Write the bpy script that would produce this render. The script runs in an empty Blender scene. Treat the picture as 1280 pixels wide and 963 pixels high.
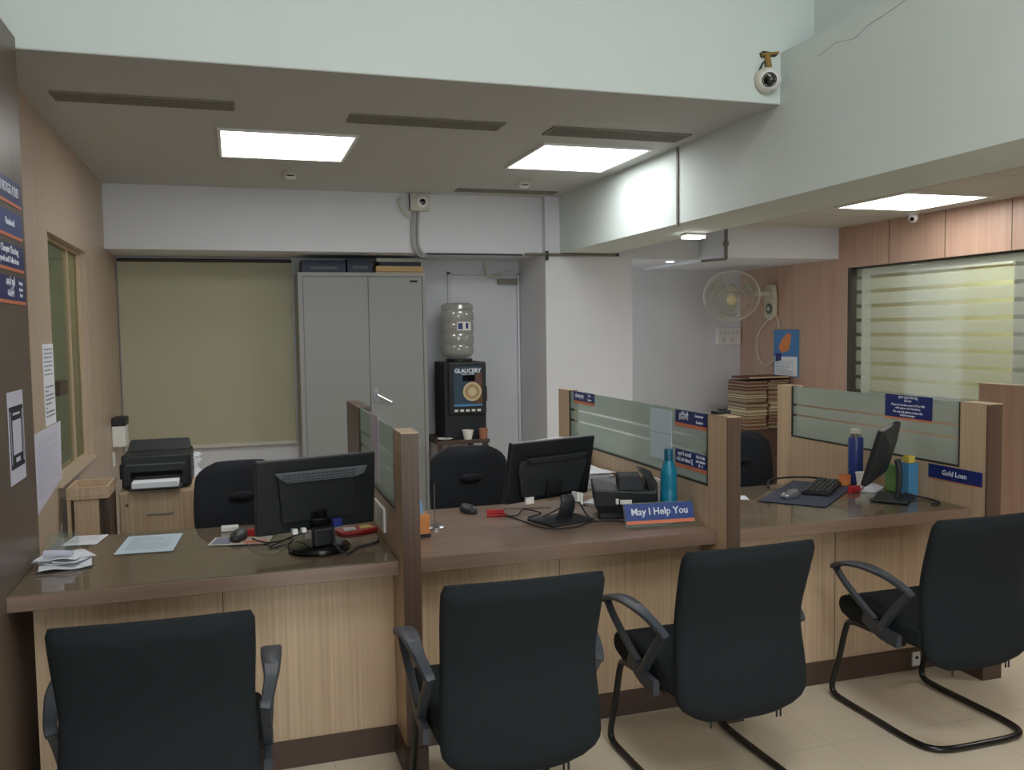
import bpy, bmesh, math, random
from mathutils import Vector, Matrix
random.seed(7)
PI = math.pi
SC = bpy.context.scene
COL = SC.collection

# ------------------------------------------------------------------ camera, world, exposure
cam = bpy.data.objects.new('camera', bpy.data.cameras.new('camera')); COL.objects.link(cam)
def cam_axes(yaw, pitch, roll):
    y, p, r = map(math.radians, (yaw, pitch, roll))
    f = Vector((math.sin(y)*math.cos(p), math.cos(y)*math.cos(p), -math.sin(p)))
    rt = Vector((math.cos(y), -math.sin(y), 0)); up = rt.cross(f)
    return rt*math.cos(r)+up*math.sin(r), -rt*math.sin(r)+up*math.cos(r), f
R2, U2, F2 = cam_axes(17.457, 3.581, -0.8195)
m = Matrix((R2, U2, -F2)).transposed().to_4x4(); m.translation = Vector((0, -3.224, 1.583))
cam.matrix_world = m
cam.data.sensor_width = 36; cam.data.lens = 1097.7/1280*36; cam.data.clip_start = .05
SC.camera = cam
W = bpy.data.worlds.new('world'); SC.world = W; W.use_nodes = True
W.node_tree.nodes['Background'].inputs[0].default_value = (.85, .95, 1, 1)
W.node_tree.nodes['Background'].inputs[1].default_value = 1.6
SC.view_settings.view_transform = 'Standard'; SC.view_settings.look = 'None'
SC.view_settings.exposure = 0.0; SC.view_settings.gamma = 1; SC.view_settings.use_curve_mapping = False
pl = bpy.data.lights.new('daylight', 'AREA'); pl.shape = 'RECTANGLE'; pl.size = 3.0; pl.size_y = 2.6
pl.energy = 62; pl.color = (.88, .96, 1)
po = bpy.data.objects.new('daylight', pl); COL.objects.link(po); po.location = (1.0, -7.35, 1.9)
po.rotation_euler = (math.radians(97), 0, 0)   # daylight coming in through the glazed entrance behind the camera
LP_IN, LP_RIGHT, LP_ATR, LP_CASH, LP_CABIN = 9.5, 11.0, 13.5, 14.0, 9.0

# ------------------------------------------------------------------ materials
def lin(c):
    return tuple((v/255/12.92 if v/255 <= .04045 else ((v/255+.055)/1.055)**2.4) for v in c)+(1,)
def base(name):
    mt = bpy.data.materials.new(name); mt.use_nodes = True
    return mt, mt.node_tree, mt.node_tree.nodes['Principled BSDF']
def mat(name, c, rough=.6, metal=0, noise=0, scale=8, bump=0, coat=0, spec=.5):
    mt, nt, b = base(name)
    b.inputs['Base Color'].default_value = lin(c); b.inputs['Roughness'].default_value = rough
    b.inputs['Metallic'].default_value = metal; b.inputs['Coat Weight'].default_value = coat
    b.inputs['Specular IOR Level'].default_value = spec
    if noise or bump:
        tc = nt.nodes.new('ShaderNodeTexCoord'); n = nt.nodes.new('ShaderNodeTexNoise')
        n.inputs['Scale'].default_value = scale; n.inputs['Detail'].default_value = 6
        nt.links.new(tc.outputs['Object'], n.inputs['Vector'])
        if noise:
            r = nt.nodes.new('ShaderNodeMix'); r.data_type = 'RGBA'
            l = lin(c)
            r.inputs[6].default_value = tuple(x*(1-noise) for x in l[:3])+(1,)
            r.inputs[7].default_value = tuple(min(1, x*(1+noise)) for x in l[:3])+(1,)
            nt.links.new(n.outputs['Fac'], r.inputs[0]); nt.links.new(r.outputs[2], b.inputs['Base Color'])
        if bump:
            bp = nt.nodes.new('ShaderNodeBump'); bp.inputs['Strength'].default_value = bump
            bp.inputs['Distance'].default_value = .01
            nt.links.new(n.outputs['Fac'], bp.inputs['Height']); nt.links.new(bp.outputs[0], b.inputs['Normal'])
    return mt
def wood(name, c1, c2, axis='Z', rough=.4, fine=150, coat=0, pin=.035):
    mt, nt, b = base(name)
    tc = nt.nodes.new('ShaderNodeTexCoord'); mp = nt.nodes.new('ShaderNodeMapping')
    s = {'X': (1.2, fine*.5, fine*.5), 'Y': (fine*.5, 1.2, fine*.5), 'Z': (fine*.5, fine*.5, 1.2)}[axis]
    mp.inputs['Scale'].default_value = s
    n = nt.nodes.new('ShaderNodeTexNoise'); n.inputs['Scale'].default_value = 1; n.inputs['Detail'].default_value = 5
    mp2 = nt.nodes.new('ShaderNodeMapping'); mp2.inputs['Scale'].default_value = tuple(x*.12 for x in s)
    n2 = nt.nodes.new('ShaderNodeTexNoise'); n2.inputs['Scale'].default_value = 1; n2.inputs['Detail'].default_value = 3
    ad = nt.nodes.new('ShaderNodeMath'); ad.operation = 'MULTIPLY_ADD'; ad.inputs[1].default_value = .62
    hf = nt.nodes.new('ShaderNodeMath'); hf.operation = 'MULTIPLY_ADD'; hf.inputs[1].default_value = .28
    sx = nt.nodes.new('ShaderNodeSeparateXYZ'); sa = nt.nodes.new('ShaderNodeMath'); sa.operation = 'ADD'; sf = nt.nodes.new('ShaderNodeMath'); sf.operation = 'MULTIPLY'; sf.inputs[1].default_value = 2*PI/.021
    sn = nt.nodes.new('ShaderNodeMath'); sn.operation = 'SINE'; so = nt.nodes.new('ShaderNodeMath'); so.operation = 'MULTIPLY_ADD'; so.inputs[1].default_value = pin if axis == 'Z' else 0; so.inputs[2].default_value = .05
    rp = nt.nodes.new('ShaderNodeValToRGB')
    rp.color_ramp.elements[0].position = .36; rp.color_ramp.elements[0].color = lin(c1)
    rp.color_ramp.elements[1].position = .64; rp.color_ramp.elements[1].color = lin(c2)
    L = nt.links.new
    L(tc.outputs['Object'], mp.inputs[0]); L(mp.outputs[0], n.inputs['Vector'])
    L(tc.outputs['Object'], mp2.inputs[0]); L(mp2.outputs[0], n2.inputs['Vector'])
    L(tc.outputs['Object'], sx.inputs[0]); L(sx.outputs[0], sa.inputs[0]); L(sx.outputs[1], sa.inputs[1]); L(sa.outputs[0], sf.inputs[0]); L(sf.outputs[0], sn.inputs[0]); L(sn.outputs[0], so.inputs[0]); L(so.outputs[0], hf.inputs[2])
    L(n2.outputs['Fac'], hf.inputs[0]); L(n.outputs['Fac'], ad.inputs[0]); L(hf.outputs[0], ad.inputs[2])
    L(ad.outputs[0], rp.inputs[0]); L(rp.outputs[0], b.inputs['Base Color'])
    b.inputs['Roughness'].default_value = rough; b.inputs['Coat Weight'].default_value = coat
    b.inputs['Coat Roughness'].default_value = .15
    return mt
def emit(name, c, s):
    mt, nt, b = base(name); b.inputs['Base Color'].default_value = lin(c)
    b.inputs['Emission Color'].default_value = lin(c); b.inputs['Emission Strength'].default_value = s
    return mt
def film(name, c, opac, rough=.25, stripes=None, transl=.5, gloss=.08, tcol=(.9, .95, .92)):
    """glass with a frosted film: stripes = (axis offset, period, clear width) along object Z, or list of clear z bands"""
    mt = bpy.data.materials.new(name); mt.use_nodes = True; nt = mt.node_tree; nt.nodes.clear(); L = nt.links.new
    out = nt.nodes.new('ShaderNodeOutputMaterial')
    tr = nt.nodes.new('ShaderNodeBsdfTransparent'); tr.inputs[0].default_value = tcol+(1,)
    di = nt.nodes.new('ShaderNodeBsdfDiffuse'); di.inputs[0].default_value = lin(c)
    tl = nt.nodes.new('ShaderNodeBsdfTranslucent'); tl.inputs[0].default_value = lin(c)
    gl = nt.nodes.new('ShaderNodeBsdfGlossy'); gl.inputs['Roughness'].default_value = .04
    m1 = nt.nodes.new('ShaderNodeMixShader'); m1.inputs[0].default_value = transl
    L(di.outputs[0], m1.inputs[1]); L(tl.outputs[0], m1.inputs[2])
    m2 = nt.nodes.new('ShaderNodeMixShader'); m2.inputs[0].default_value = opac
    L(tr.outputs[0], m2.inputs[1]); L(m1.outputs[0], m2.inputs[2])
    m3 = nt.nodes.new('ShaderNodeMixShader'); m3.inputs[0].default_value = gloss
    L(m2.outputs[0], m3.inputs[1]); L(gl.outputs[0], m3.inputs[2]); L(m3.outputs[0], out.inputs[0])
    if stripes:
        tc = nt.nodes.new('ShaderNodeTexCoord'); sp = nt.nodes.new('ShaderNodeSeparateXYZ'); L(tc.outputs['Object'], sp.inputs[0])
        if isinstance(stripes, tuple):
            off, per, w = stripes
            a = nt.nodes.new('ShaderNodeMath'); a.operation = 'ADD'; a.inputs[1].default_value = -off+100*per
            d = nt.nodes.new('ShaderNodeMath'); d.operation = 'MODULO'; d.inputs[1].default_value = per
            g = nt.nodes.new('ShaderNodeMath'); g.operation = 'GREATER_THAN'; g.inputs[1].default_value = w
            L(sp.outputs[2], a.inputs[0]); L(a.outputs[0], d.inputs[0]); L(d.outputs[0], g.inputs[0])
            fac = g.outputs[0]
        else:
            fac = None
            for zc, w in stripes:
                c_ = nt.nodes.new('ShaderNodeMath'); c_.operation = 'SUBTRACT'; c_.inputs[1].default_value = zc; L(sp.outputs[2], c_.inputs[0])
                ab = nt.nodes.new('ShaderNodeMath'); ab.operation = 'ABSOLUTE'; L(c_.outputs[0], ab.inputs[0])
                g = nt.nodes.new('ShaderNodeMath'); g.operation = 'GREATER_THAN'; g.inputs[1].default_value = w/2; L(ab.outputs[0], g.inputs[0])
                if fac is None: fac = g.outputs[0]
                else:
                    mm = nt.nodes.new('ShaderNodeMath'); mm.operation = 'MULTIPLY'; L(fac, mm.inputs[0]); L(g.outputs[0], mm.inputs[1]); fac = mm.outputs[0]
        sc = nt.nodes.new('ShaderNodeMath'); sc.operation = 'MULTIPLY'; sc.inputs[1].default_value = opac
        L(fac, sc.inputs[0]); L(sc.outputs[0], m2.inputs[0])
    return mt
def tiles(name, c, size, joint, jc, rough, noise=.06, axes='XY', off=(0, 0)):
    mt, nt, b = base(name); L = nt.links.new
    tc = nt.nodes.new('ShaderNodeTexCoord'); sp = nt.nodes.new('ShaderNodeSeparateXYZ'); L(tc.outputs['Object'], sp.inputs[0])
    f = None
    for k, o in enumerate((0, 1)):
        a = nt.nodes.new('ShaderNodeMath'); a.operation = 'ADD'; a.inputs[1].default_value = 100*size-off[k]
        d = nt.nodes.new('ShaderNodeMath'); d.operation = 'MODULO'; d.inputs[1].default_value = size
        g = nt.nodes.new('ShaderNodeMath'); g.operation = 'LESS_THAN'; g.inputs[1].default_value = joint
        L(sp.outputs[o], a.inputs[0]); L(a.outputs[0], d.inputs[0]); L(d.outputs[0], g.inputs[0])
        if f is None: f = g.outputs[0]
        else:
            mx = nt.nodes.new('ShaderNodeMath'); mx.operation = 'MAXIMUM'; L(f, mx.inputs[0]); L(g.outputs[0], mx.inputs[1]); f = mx.outputs[0]
    n = nt.nodes.new('ShaderNodeTexNoise'); n.inputs['Scale'].default_value = 3; n.inputs['Detail'].default_value = 8
    L(tc.outputs['Object'], n.inputs['Vector'])
    l = lin(c); r = nt.nodes.new('ShaderNodeMix'); r.data_type = 'RGBA'
    r.inputs[6].default_value = tuple(x*(1-noise*2) for x in l[:3])+(1,); r.inputs[7].default_value = tuple(min(1, x*(1+noise*2)) for x in l[:3])+(1,)
    L(n.outputs['Fac'], r.inputs[0])
    q = nt.nodes.new('ShaderNodeMix'); q.data_type = 'RGBA'; q.inputs[7].default_value = lin(jc)
    L(f, q.inputs[0]); L(r.outputs[2], q.inputs[6]); L(q.outputs[2], b.inputs['Base Color'])
    b.inputs['Roughness'].default_value = rough
    return mt
M = dict(
    plaster=mat('painted_plaster', (212, 214, 219), .7, noise=.03, scale=5, bump=.04),
    plaster_cool=mat('cool_white_plaster', (210, 221, 218), .7, noise=.03, scale=4, bump=.05),
    ceil=mat('ceiling_paint', (188, 189, 187), .8, noise=.02, scale=3),
    ceil_tile=tiles('ceiling_tiles', (192, 190, 184), .62, .006, (120, 112, 102), .8, .02, off=(3.07, .35)),
    lam=wood('light_laminate', (178, 153, 125), (198, 173, 144), 'Z'),
    lamw=wood('pink_laminate', (172, 140, 122), (188, 156, 137), 'Z'),
    laml=wood('left_wall_laminate', (176, 155, 136), (192, 171, 151), 'Z'),
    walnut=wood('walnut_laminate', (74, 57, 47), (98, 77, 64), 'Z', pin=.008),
    walnut_h=wood('walnut_top', (120, 98, 84), (144, 120, 103), 'X', .3, 60),
    walnut_wall=wood('dark_wall_laminate', (92, 77, 67), (112, 95, 83), 'Z', .35, pin=.005),
    kick=mat('kick_board', (76, 58, 48), .5, noise=.1, scale=20),
    floor=tiles('floor_tiles', (216, 203, 181), .6, .002, (178, 164, 142), .22, .05, off=(.3, .1)),
    black=mat('black_plastic', (26, 29, 31), .42), gloss=mat('gloss_black', (12, 13, 14), .12),
    blackmat=mat('matt_black', (26, 31, 36), .7), char=mat('charcoal_plastic', (40, 43, 46), .5),
    grill=mat('vent_grill', (84, 90, 94), .6),
    arm=mat('armrest_plastic', (58, 62, 70), .45), tube=mat('black_tube', (20, 21, 22), .25),
    fabric=mat('black_fabric', (33, 38, 41), .9, noise=.12, scale=220, bump=.25, spec=.2),
    leather=mat('office_chair_fabric', (34, 37, 43), .75, noise=.1, scale=90, bump=.15, spec=.3),
    white=mat('white_plastic', (226, 226, 222), .4), offw=mat('off_white_plastic', (200, 198, 186), .5),
    paper=mat('white_paper', (228, 230, 236), .85), paper_b=mat('blue_tint_paper', (196, 214, 226), .85),
    paper_l=mat('lilac_paper', (208, 206, 222), .85),
    ink=mat('grey_print', (130, 135, 150), .9), ink2=mat('faint_print', (176, 176, 194), .9), dark=mat('dark_print', (34, 34, 40), .8),
    steel=mat('wardrobe_paint', (142, 143, 141), .45), steel2=mat('wardrobe_seam', (96, 98, 100), .5),
    chrome=mat('chrome', (190, 192, 195), .2, metal=1), alu=mat('grey_aluminium', (158, 156, 152), .45, metal=.3),
    slot=mat('slot_grille', (128, 124, 114), .7), pipe=mat('grey_pipe', (112, 108, 102), .5),
    olive=mat('olive_blind_fabric', (180, 177, 152), .9, noise=.04, scale=120),
    olive2=mat('cream_blind_fabric', (210, 207, 168), .9),
    navy=mat('navy_sign', (30, 44, 112), .35), navy2=mat('blue_sign', (48, 72, 140), .35),
    orange=mat('orange_stripe', (214, 124, 88), .45), wht=mat('white_lettering', (232, 236, 245), .6),
    teal=mat('teal_bottle', (20, 122, 150), .3), teal2=mat('teal_cap', (14, 86, 112), .4),
    blue=mat('blue_bottle', (32, 54, 124), .35), red=mat('red_plastic', (184, 34, 38), .4),
    mouse_s=mat('silver_mouse', (140, 142, 148), .25, metal=.5), mat_b=mat('mouse_mat_cloth', (56, 60, 78), .8, noise=.1, scale=200),
    copper=mat('copper', (170, 116, 96), .3, metal=.3), cream=mat('cream_enamel', (200, 186, 150), .5),
    brown=mat('brown_card', (122, 84, 58), .8), tan=mat('tan_card', (188, 158, 112), .8), maroon=mat('maroon_card', (104, 62, 52), .8),
    green=mat('green_card', (92, 130, 68), .7), skyb=mat('sky_blue_card', (72, 134, 176), .6), yellow=mat('yellow_card', (206, 184, 84), .6),
    tissue=mat('tissue_box_orange', (196, 128, 70), .6, noise=.25, scale=60), tis_b=mat('tissue_blue', (120, 160, 200), .8),
    filebl=mat('dark_blue_file', (44, 56, 74), .6), jam=mat('dark_frame', (52, 46, 42), .5),
    fan=mat('fan_plastic', (196, 190, 172), .5), fang=mat('fan_wire', (206, 202, 190), .5), fandk=mat('fan_dial_green', (86, 104, 90), .5),
    pages=mat('old_paper_edges', (150, 134, 112), .9, noise=.2, scale=60), rust=mat('rusty_metal', (150, 118, 60), .7, noise=.3, scale=60), dirt=mat('plaster_hole', (72, 66, 58), .9),
    crack=mat('hairline_crack', (176, 182, 180), .9),
    back=mat('room_behind_paint', (158, 154, 146), .8), cream2=mat('coffee_foam', (168, 140, 104), .6),
    poster=mat('poster_blue', (44, 66, 84), .5), poster2=mat('poster_brown', (92, 62, 54), .5), sky=mat('calendar_blue', (70, 122, 176), .6),
    porange=mat('calendar_orange', (214, 130, 74), .6), led=emit('display', (60, 70, 80), .1),
    lit_in=emit('light_diffuser', (255, 255, 255), LP_IN), lit_r=emit('light_diffuser_right', (255, 255, 252), LP_RIGHT),
    lit_a=emit('added_hall_light', (252, 255, 255), LP_ATR), lit_c=emit('added_cash_light', (250, 255, 235), LP_CASH),
    lit_b=emit('added_cabin_light', (250, 255, 240), LP_CABIN),
    fglass=film('frosted_partition_glass', (184, 198, 190), .56, stripes=[(1.121, .014), (1.060, .013)], transl=.35, gloss=.06),
    wglass=film('frosted_cabin_glass', (200, 205, 196), .36, stripes=(.085, .127, .032), transl=.4, gloss=.05, tcol=(.96, .98, .95)),
    tint=film('tinted_cash_glass', (120, 128, 112), .25, transl=.3, gloss=.12, tcol=(.85, .88, .80)),
    clear=film('clear_glass_edge', (170, 205, 190), .08, gloss=.06, tcol=(.97, .99, .98)),
    bottle=film('water_bottle_plastic', (204, 202, 196), .6, transl=.5, gloss=.10),
    blade=film('fan_blade_plastic', (190, 188, 176), .55, transl=.4, gloss=.03),
)
def sheetglass():
    mt, nt, b = base('counter_sheet_glass'); nt.nodes.clear(); L = nt.links.new
    out = nt.nodes.new('ShaderNodeOutputMaterial'); tr = nt.nodes.new('ShaderNodeBsdfTransparent'); tr.inputs[0].default_value = (.95, .97, .95, 1)
    gl = nt.nodes.new('ShaderNodeBsdfGlossy'); gl.inputs['Roughness'].default_value = .03
    fr = nt.nodes.new('ShaderNodeFresnel'); fr.inputs[0].default_value = 1.5
    ge = nt.nodes.new('ShaderNodeNewGeometry'); iv = nt.nodes.new('ShaderNodeMath'); iv.operation = 'SUBTRACT'; iv.inputs[0].default_value = 1
    mu = nt.nodes.new('ShaderNodeMath'); mu.operation = 'MULTIPLY'
    L(ge.outputs['Backfacing'], iv.inputs[1]); L(iv.outputs[0], mu.inputs[0]); L(fr.outputs[0], mu.inputs[1])
    mx = nt.nodes.new('ShaderNodeMixShader'); L(mu.outputs[0], mx.inputs[0]); L(tr.outputs[0], mx.inputs[1]); L(gl.outputs[0], mx.inputs[2]); L(mx.outputs[0], out.inputs[0])
    return mt
M['sheet'] = sheetglass()

# ------------------------------------------------------------------ helpers
class MB:
    def __init__(s, T=None): s.bm = bmesh.new(); s.T = T or Matrix.Identity(4); s.mi = 0
    def face(s, vs):
        try: f = s.bm.faces.new(vs); f.material_index = s.mi; return f
        except ValueError: return None
    def v(s, p): return s.bm.verts.new(s.T @ Vector(p))
    def box(s, x0, x1, y0, y1, z0, z1, mi=None):
        if mi is not None: s.mi = mi
        V = [s.v((x, y, z)) for x in (x0, x1) for y in (y0, y1) for z in (z0, z1)]
        for q in ((0, 1, 3, 2), (4, 6, 7, 5), (0, 4, 5, 1), (2, 3, 7, 6), (0, 2, 6, 4), (1, 5, 7, 3)): s.face([V[i] for i in q])
        return s
    def cbox(s, c, sz, mi=None, R=None):
        T = s.T
        s.T = T @ Matrix.Translation(c) @ (R.to_4x4() if R is not None else Matrix.Identity(4))
        s.box(-sz[0]/2, sz[0]/2, -sz[1]/2, sz[1]/2, -sz[2]/2, sz[2]/2, mi); s.T = T; return s
    def rings(s, rings, closed=True, caps=True, mi=None):
        if mi is not None: s.mi = mi
        R = [[s.v(p) for p in r] for r in rings]; n = len(R[0])
        for a, b in zip(R, R[1:]):
            for i in range(n if closed else n-1): s.face([a[i], a[(i+1) % n], b[(i+1) % n], b[i]])
        if caps and closed: s.face(R[0][::-1]); s.face(R[-1])
        return s
    def lathe(s, prof, c=(0, 0, 0), n=24, mi=None, caps=True):
        return s.rings([[(c[0]+r*math.cos(2*PI*i/n), c[1]+r*math.sin(2*PI*i/n), c[2]+z) for i in range(n)] for r, z in prof], mi=mi, caps=caps)
    def tube(s, pts, r, n=10, smooth=True, mi=None, closed=False):
        P = [Vector(p) for p in pts]
        if smooth and len(P) > 2: P = spline(P, 6, closed)
        rg = []; up = None; L = len(P)
        for i, p in enumerate(P):
            t = (P[(i+1) % L]-P[i-1]) if closed else (P[min(i+1, L-1)]-P[max(i-1, 0)])
            t.normalize()
            if up is None: up = t.orthogonal().normalized()
            up = (up-t*up.dot(t)).normalized(); sd = t.cross(up)
            rr = r(i/(L-1)) if callable(r) else r
            rg.append([p+(up*math.cos(2*PI*k/n)+sd*math.sin(2*PI*k/n))*rr for k in range(n)])
        if closed: rg.append(rg[0]); return s.rings(rg, caps=False, mi=mi)
        return s.rings(rg, mi=mi)
    def prism(s, poly, d, axis='X', mi=None):
        """poly in the plane normal to axis; d=(lo,hi)"""
        f = {'X': lambda a, b, t: (t, a, b), 'Y': lambda a, b, t: (a, t, b), 'Z': lambda a, b, t: (a, b, t)}[axis]
        return s.rings([[f(a, b, t) for a, b in poly] for t in d], mi=mi)
    def sph(s, c, r, sc=(1, 1, 1), n=16, mi=None):
        k = n//2
        return s.rings([[(c[0]+sc[0]*r*math.sin(PI*j/k)*math.cos(2*PI*i/n), c[1]+sc[1]*r*math.sin(PI*j/k)*math.sin(2*PI*i/n), c[2]-sc[2]*r*math.cos(PI*j/k)) for i in range(n)] for j in [.04]+list(range(1, k))+[k-.04]], mi=mi)
    def build(s, name, mats, parent=None, smooth=False, bevel=0, seg=2):
        bmesh.ops.recalc_face_normals(s.bm, faces=s.bm.faces)
        me = bpy.data.meshes.new(name); s.bm.to_mesh(me); s.bm.free()
        for q in (mats if isinstance(mats, (list, tuple)) else [mats]): me.materials.append(M[q] if isinstance(q, str) else q)
        if smooth:
            for p in me.polygons: p.use_smooth = True
            me.set_sharp_from_angle(angle=math.radians(40))
        o = bpy.data.objects.new(name, me); COL.objects.link(o)
        if parent: o.parent = parent
        if bevel:
            b = o.modifiers.new('bevel', 'BEVEL'); b.width = bevel; b.segments = seg; b.limit_method = 'ANGLE'
        return o
def spline(P, k, closed=False):
    out = []; n = len(P)
    for i in range(n if closed else n-1):
        a, b, c, d = (P[(i-1) % n], P[i], P[(i+1) % n], P[(i+2) % n]) if closed else (P[max(i-1, 0)], P[i], P[i+1], P[min(i+2, n-1)])
        for j in range(k):
            t = j/k
            out.append(.5*((2*b)+(c-a)*t+(2*a-5*b+4*c-d)*t*t+(3*b-a-3*c+d)*t**3))
    if not closed: out.append(P[-1])
    return out
def tag(o, label, cat, group=None, kind=None):
    o['label'] = label; o['category'] = cat
    if group: o['group'] = group
    if kind: o['kind'] = kind
    return o
def thing(name, label, cat, loc=(0, 0, 0), rz=0, group=None):
    o = bpy.data.objects.new(name, None); COL.objects.link(o); o.empty_display_size = .1
    o.location = loc; o.rotation_euler = (0, 0, math.radians(rz)); return tag(o, label, cat, group)
def dup(o, loc=None, rz=None, label=None, parent=None):
    c = o.copy(); COL.objects.link(c)
    if parent: c.parent = parent
    if loc: c.location = loc
    if rz is not None: c.rotation_euler = (0, 0, math.radians(rz))
    if label: c['label'] = label
    for ch in list(o.children): dup(ch, parent=c)
    return c
def struct(name, mb, mats, parent=None, **k):
    o = mb.build(name, mats, parent, **k)
    if not parent: o['kind'] = 'structure'
    return o
def sbox(name, b, mt): return struct(name, MB().box(*b), mt)
def text(s_, size, origin, right, up, mt, parent, name='lettering', align='CENTER', depth=.0008, bold=0.0, wide=1.0):
    """lettering as a mesh; origin, right and up are in the parent's space"""
    cu = bpy.data.curves.new(name, 'FONT'); cu.body = s_; cu.size = size; cu.align_x = align; cu.align_y = 'CENTER'
    cu.extrude = depth; cu.offset = bold; cu.resolution_u = 2
    to = bpy.data.objects.new('tmp', cu); COL.objects.link(to)
    dg = bpy.context.evaluated_depsgraph_get(); me = bpy.data.meshes.new_from_object(to.evaluated_get(dg)); bpy.data.objects.remove(to)
    r = Vector(right).normalized(); u = Vector(up).normalized(); n = r.cross(u)
    mm = Matrix((r*wide, u, n)).transposed().to_4x4(); mm.translation = Vector(origin); me.transform(mm)
    me.materials.clear(); me.materials.append(M[mt]); me.name = name
    o = bpy.data.objects.new(name, me); COL.objects.link(o)
    if parent: o.parent = parent
    return o
def lines(mb, o, r, u, rows, step, w, h, mi, jit=.3):
    """rows of tiny printed bars on a plane"""
    r = Vector(r).normalized(); u = Vector(u).normalized(); n = r.cross(u); o = Vector(o)
    for k in range(rows):
        x = 0
        while x < w*.92:
            l = min(w-x, w*random.uniform(.08, .3)); a = o+r*x-u*(k*step)+n*.0006
            mb.mi = mi; mb.face([mb.v(a), mb.v(a+r*l), mb.v(a+r*l+u*h), mb.v(a+u*h)]); x += l+w*.03
            if random.random() < jit*.3: break

XL, P1, P2, P3 = -.72, (.540, .602), (1.834, 1.891), (3.124, 3.205)
ZC = 2.66
# ------------------------------------------------------------------ the room shell
sbox('floor', (-3.6, 8.2, -7.6, 5.6, -.1, 0), 'floor')
wl = MB()
wl.box(-.98, -.86, -7.5, 1.6, 0, 4.3).box(-.98, -.86, 2.77, 4.25, 0, 2.9).box(-.98, -.86, 1.6, 2.77, 0, .84).box(-.98, -.86, 1.6, 2.77, 2.1, 2.9)
struct('wall_left', wl, 'laml')
sbox('wall_left_dark_panel', (-.86, XL, -3.0, .395, 0, ZC), 'walnut_wall')
sbox('wall_back', (-3.2, 3.2, 4.25, 4.4, 0, 2.9), 'plaster')
sbox('wall_back_right', (3.2, 5.45, 5.24, 5.4, 0, 2.9), 'plaster')
wr = MB()
wr.box(5.3, 5.42, 3.47, 5.24, 0, 2.9).box(5.3, 5.42, -7.5, 3.47, 2.1, 2.9).box(5.3, 5.42, -7.5, 3.47, 0, .95).box(5.3, 5.42, -7.5, -1.2, .95, 2.1)
wr.mi = 1
for y in (.48, 1.10, 1.717, 2.335, 2.95): wr.box(5.2985, 5.3, y-.003, y+.003, 2.1, 2.47)
for z, y0, y1 in ((2.099, 3.47, 3.47), ): pass
struct('wall_right', wr, ['lamw', 'kick'])
wb = MB(); wb.box(-1, -.6, -7.6, -7.5, 0, 4.3).box(2.6, 5.4, -7.6, -7.5, 0, 4.3).box(-.6, 2.6, -7.6, -7.5, 3.3, 4.3)
struct('wall_front', wb, 'plaster_cool')
sbox('wall_upper_back', (-.98, 2.75, .514, .68, ZC, 4.3), 'plaster_cool')
sbox('wall_upper_right', (2.75, 2.9, -7.5, .68, 2.9, 4.3), 'plaster_cool')
sbox('ceiling_hall', (-1, 3.0, -7.6, .7, 4.3, 4.4), 'ceil')
sbox('ceiling', (-.98, 2.558, .681, 3.62, ZC, ZC+.1), 'ceil')
sbox('trim_5', (-.86, 2.557, .516, .6805, ZC-.004, ZC-.0005), 'ceil')
sbox('ceiling_right', (3.0, 5.3, -7.5, 5.24, 2.47, 2.6), 'ceil_tile')
sbox('trim_1', (2.558, 3.0, -7.5, 3.6, 2.205, 2.9), 'plaster_cool')          # long beam along the depth
sbox('trim_2', (-.86, 2.43, 3.624, 4.25, 2.2, 2.9), 'plaster')               # cross beam at the back
sbox('trim_3', (4.14, 5.3, 3.6, 5.24, 2.19, 2.47), 'plaster')                # box beam by the fan
sbox('trim_4', (3.2, 4.14, 4.1, 5.24, 2.215, 2.47), 'plaster')
col = MB(); col.box(2.43, 3.2, 3.55, 4.25, 0, 2.2).box(2.43, 2.557, 3.55, 4.25, 2.2, ZC+.1).box(2.557, 3.2, 3.601, 4.25, 2.2, ZC+.1)
struct('wall_column', col, 'plaster')
# hairline crack and hole in the beam plaster
cr = MB(); P = [(2.5565, .22, 2.80), (2.5565, .10, 2.825), (2.5565, -.02, 2.80), (2.5565, -.1, 2.83), (2.5565, -.25, 2.845), (2.5565, -.36, 2.86), (2.5565, -.55, 2.87)]
cr.tube(P, .0009, 5, smooth=False); tag(cr.build('crack', 'crack'), 'thin hairline crack in the plaster above the ceiling edge, upper right', 'crack')
# rooms seen through the glass
o = MB(); o.box(-2.7, -2.6, .9, 3.6, 0, 2.75).box(-2.7, -.98, .8, .9, 0, 2.75).box(-2.7, -.98, 3.5, 3.6, 0, 2.75).box(-2.7, -.98, .8, 3.6, 2.6, 2.75)
struct('wall_cash_room', o, 'back')
o = MB(); o.box(7.4, 7.5, -2, 4.6, 0, 2.7).box(5.42, 7.5, 4.5, 4.6, 0, 2.7).box(5.42, 7.5, -2.1, -2, 0, 2.7).box(5.42, 7.5, -2.1, 4.6, 2.6, 2.7)
struct('wall_cabin', o, 'plaster')

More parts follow.
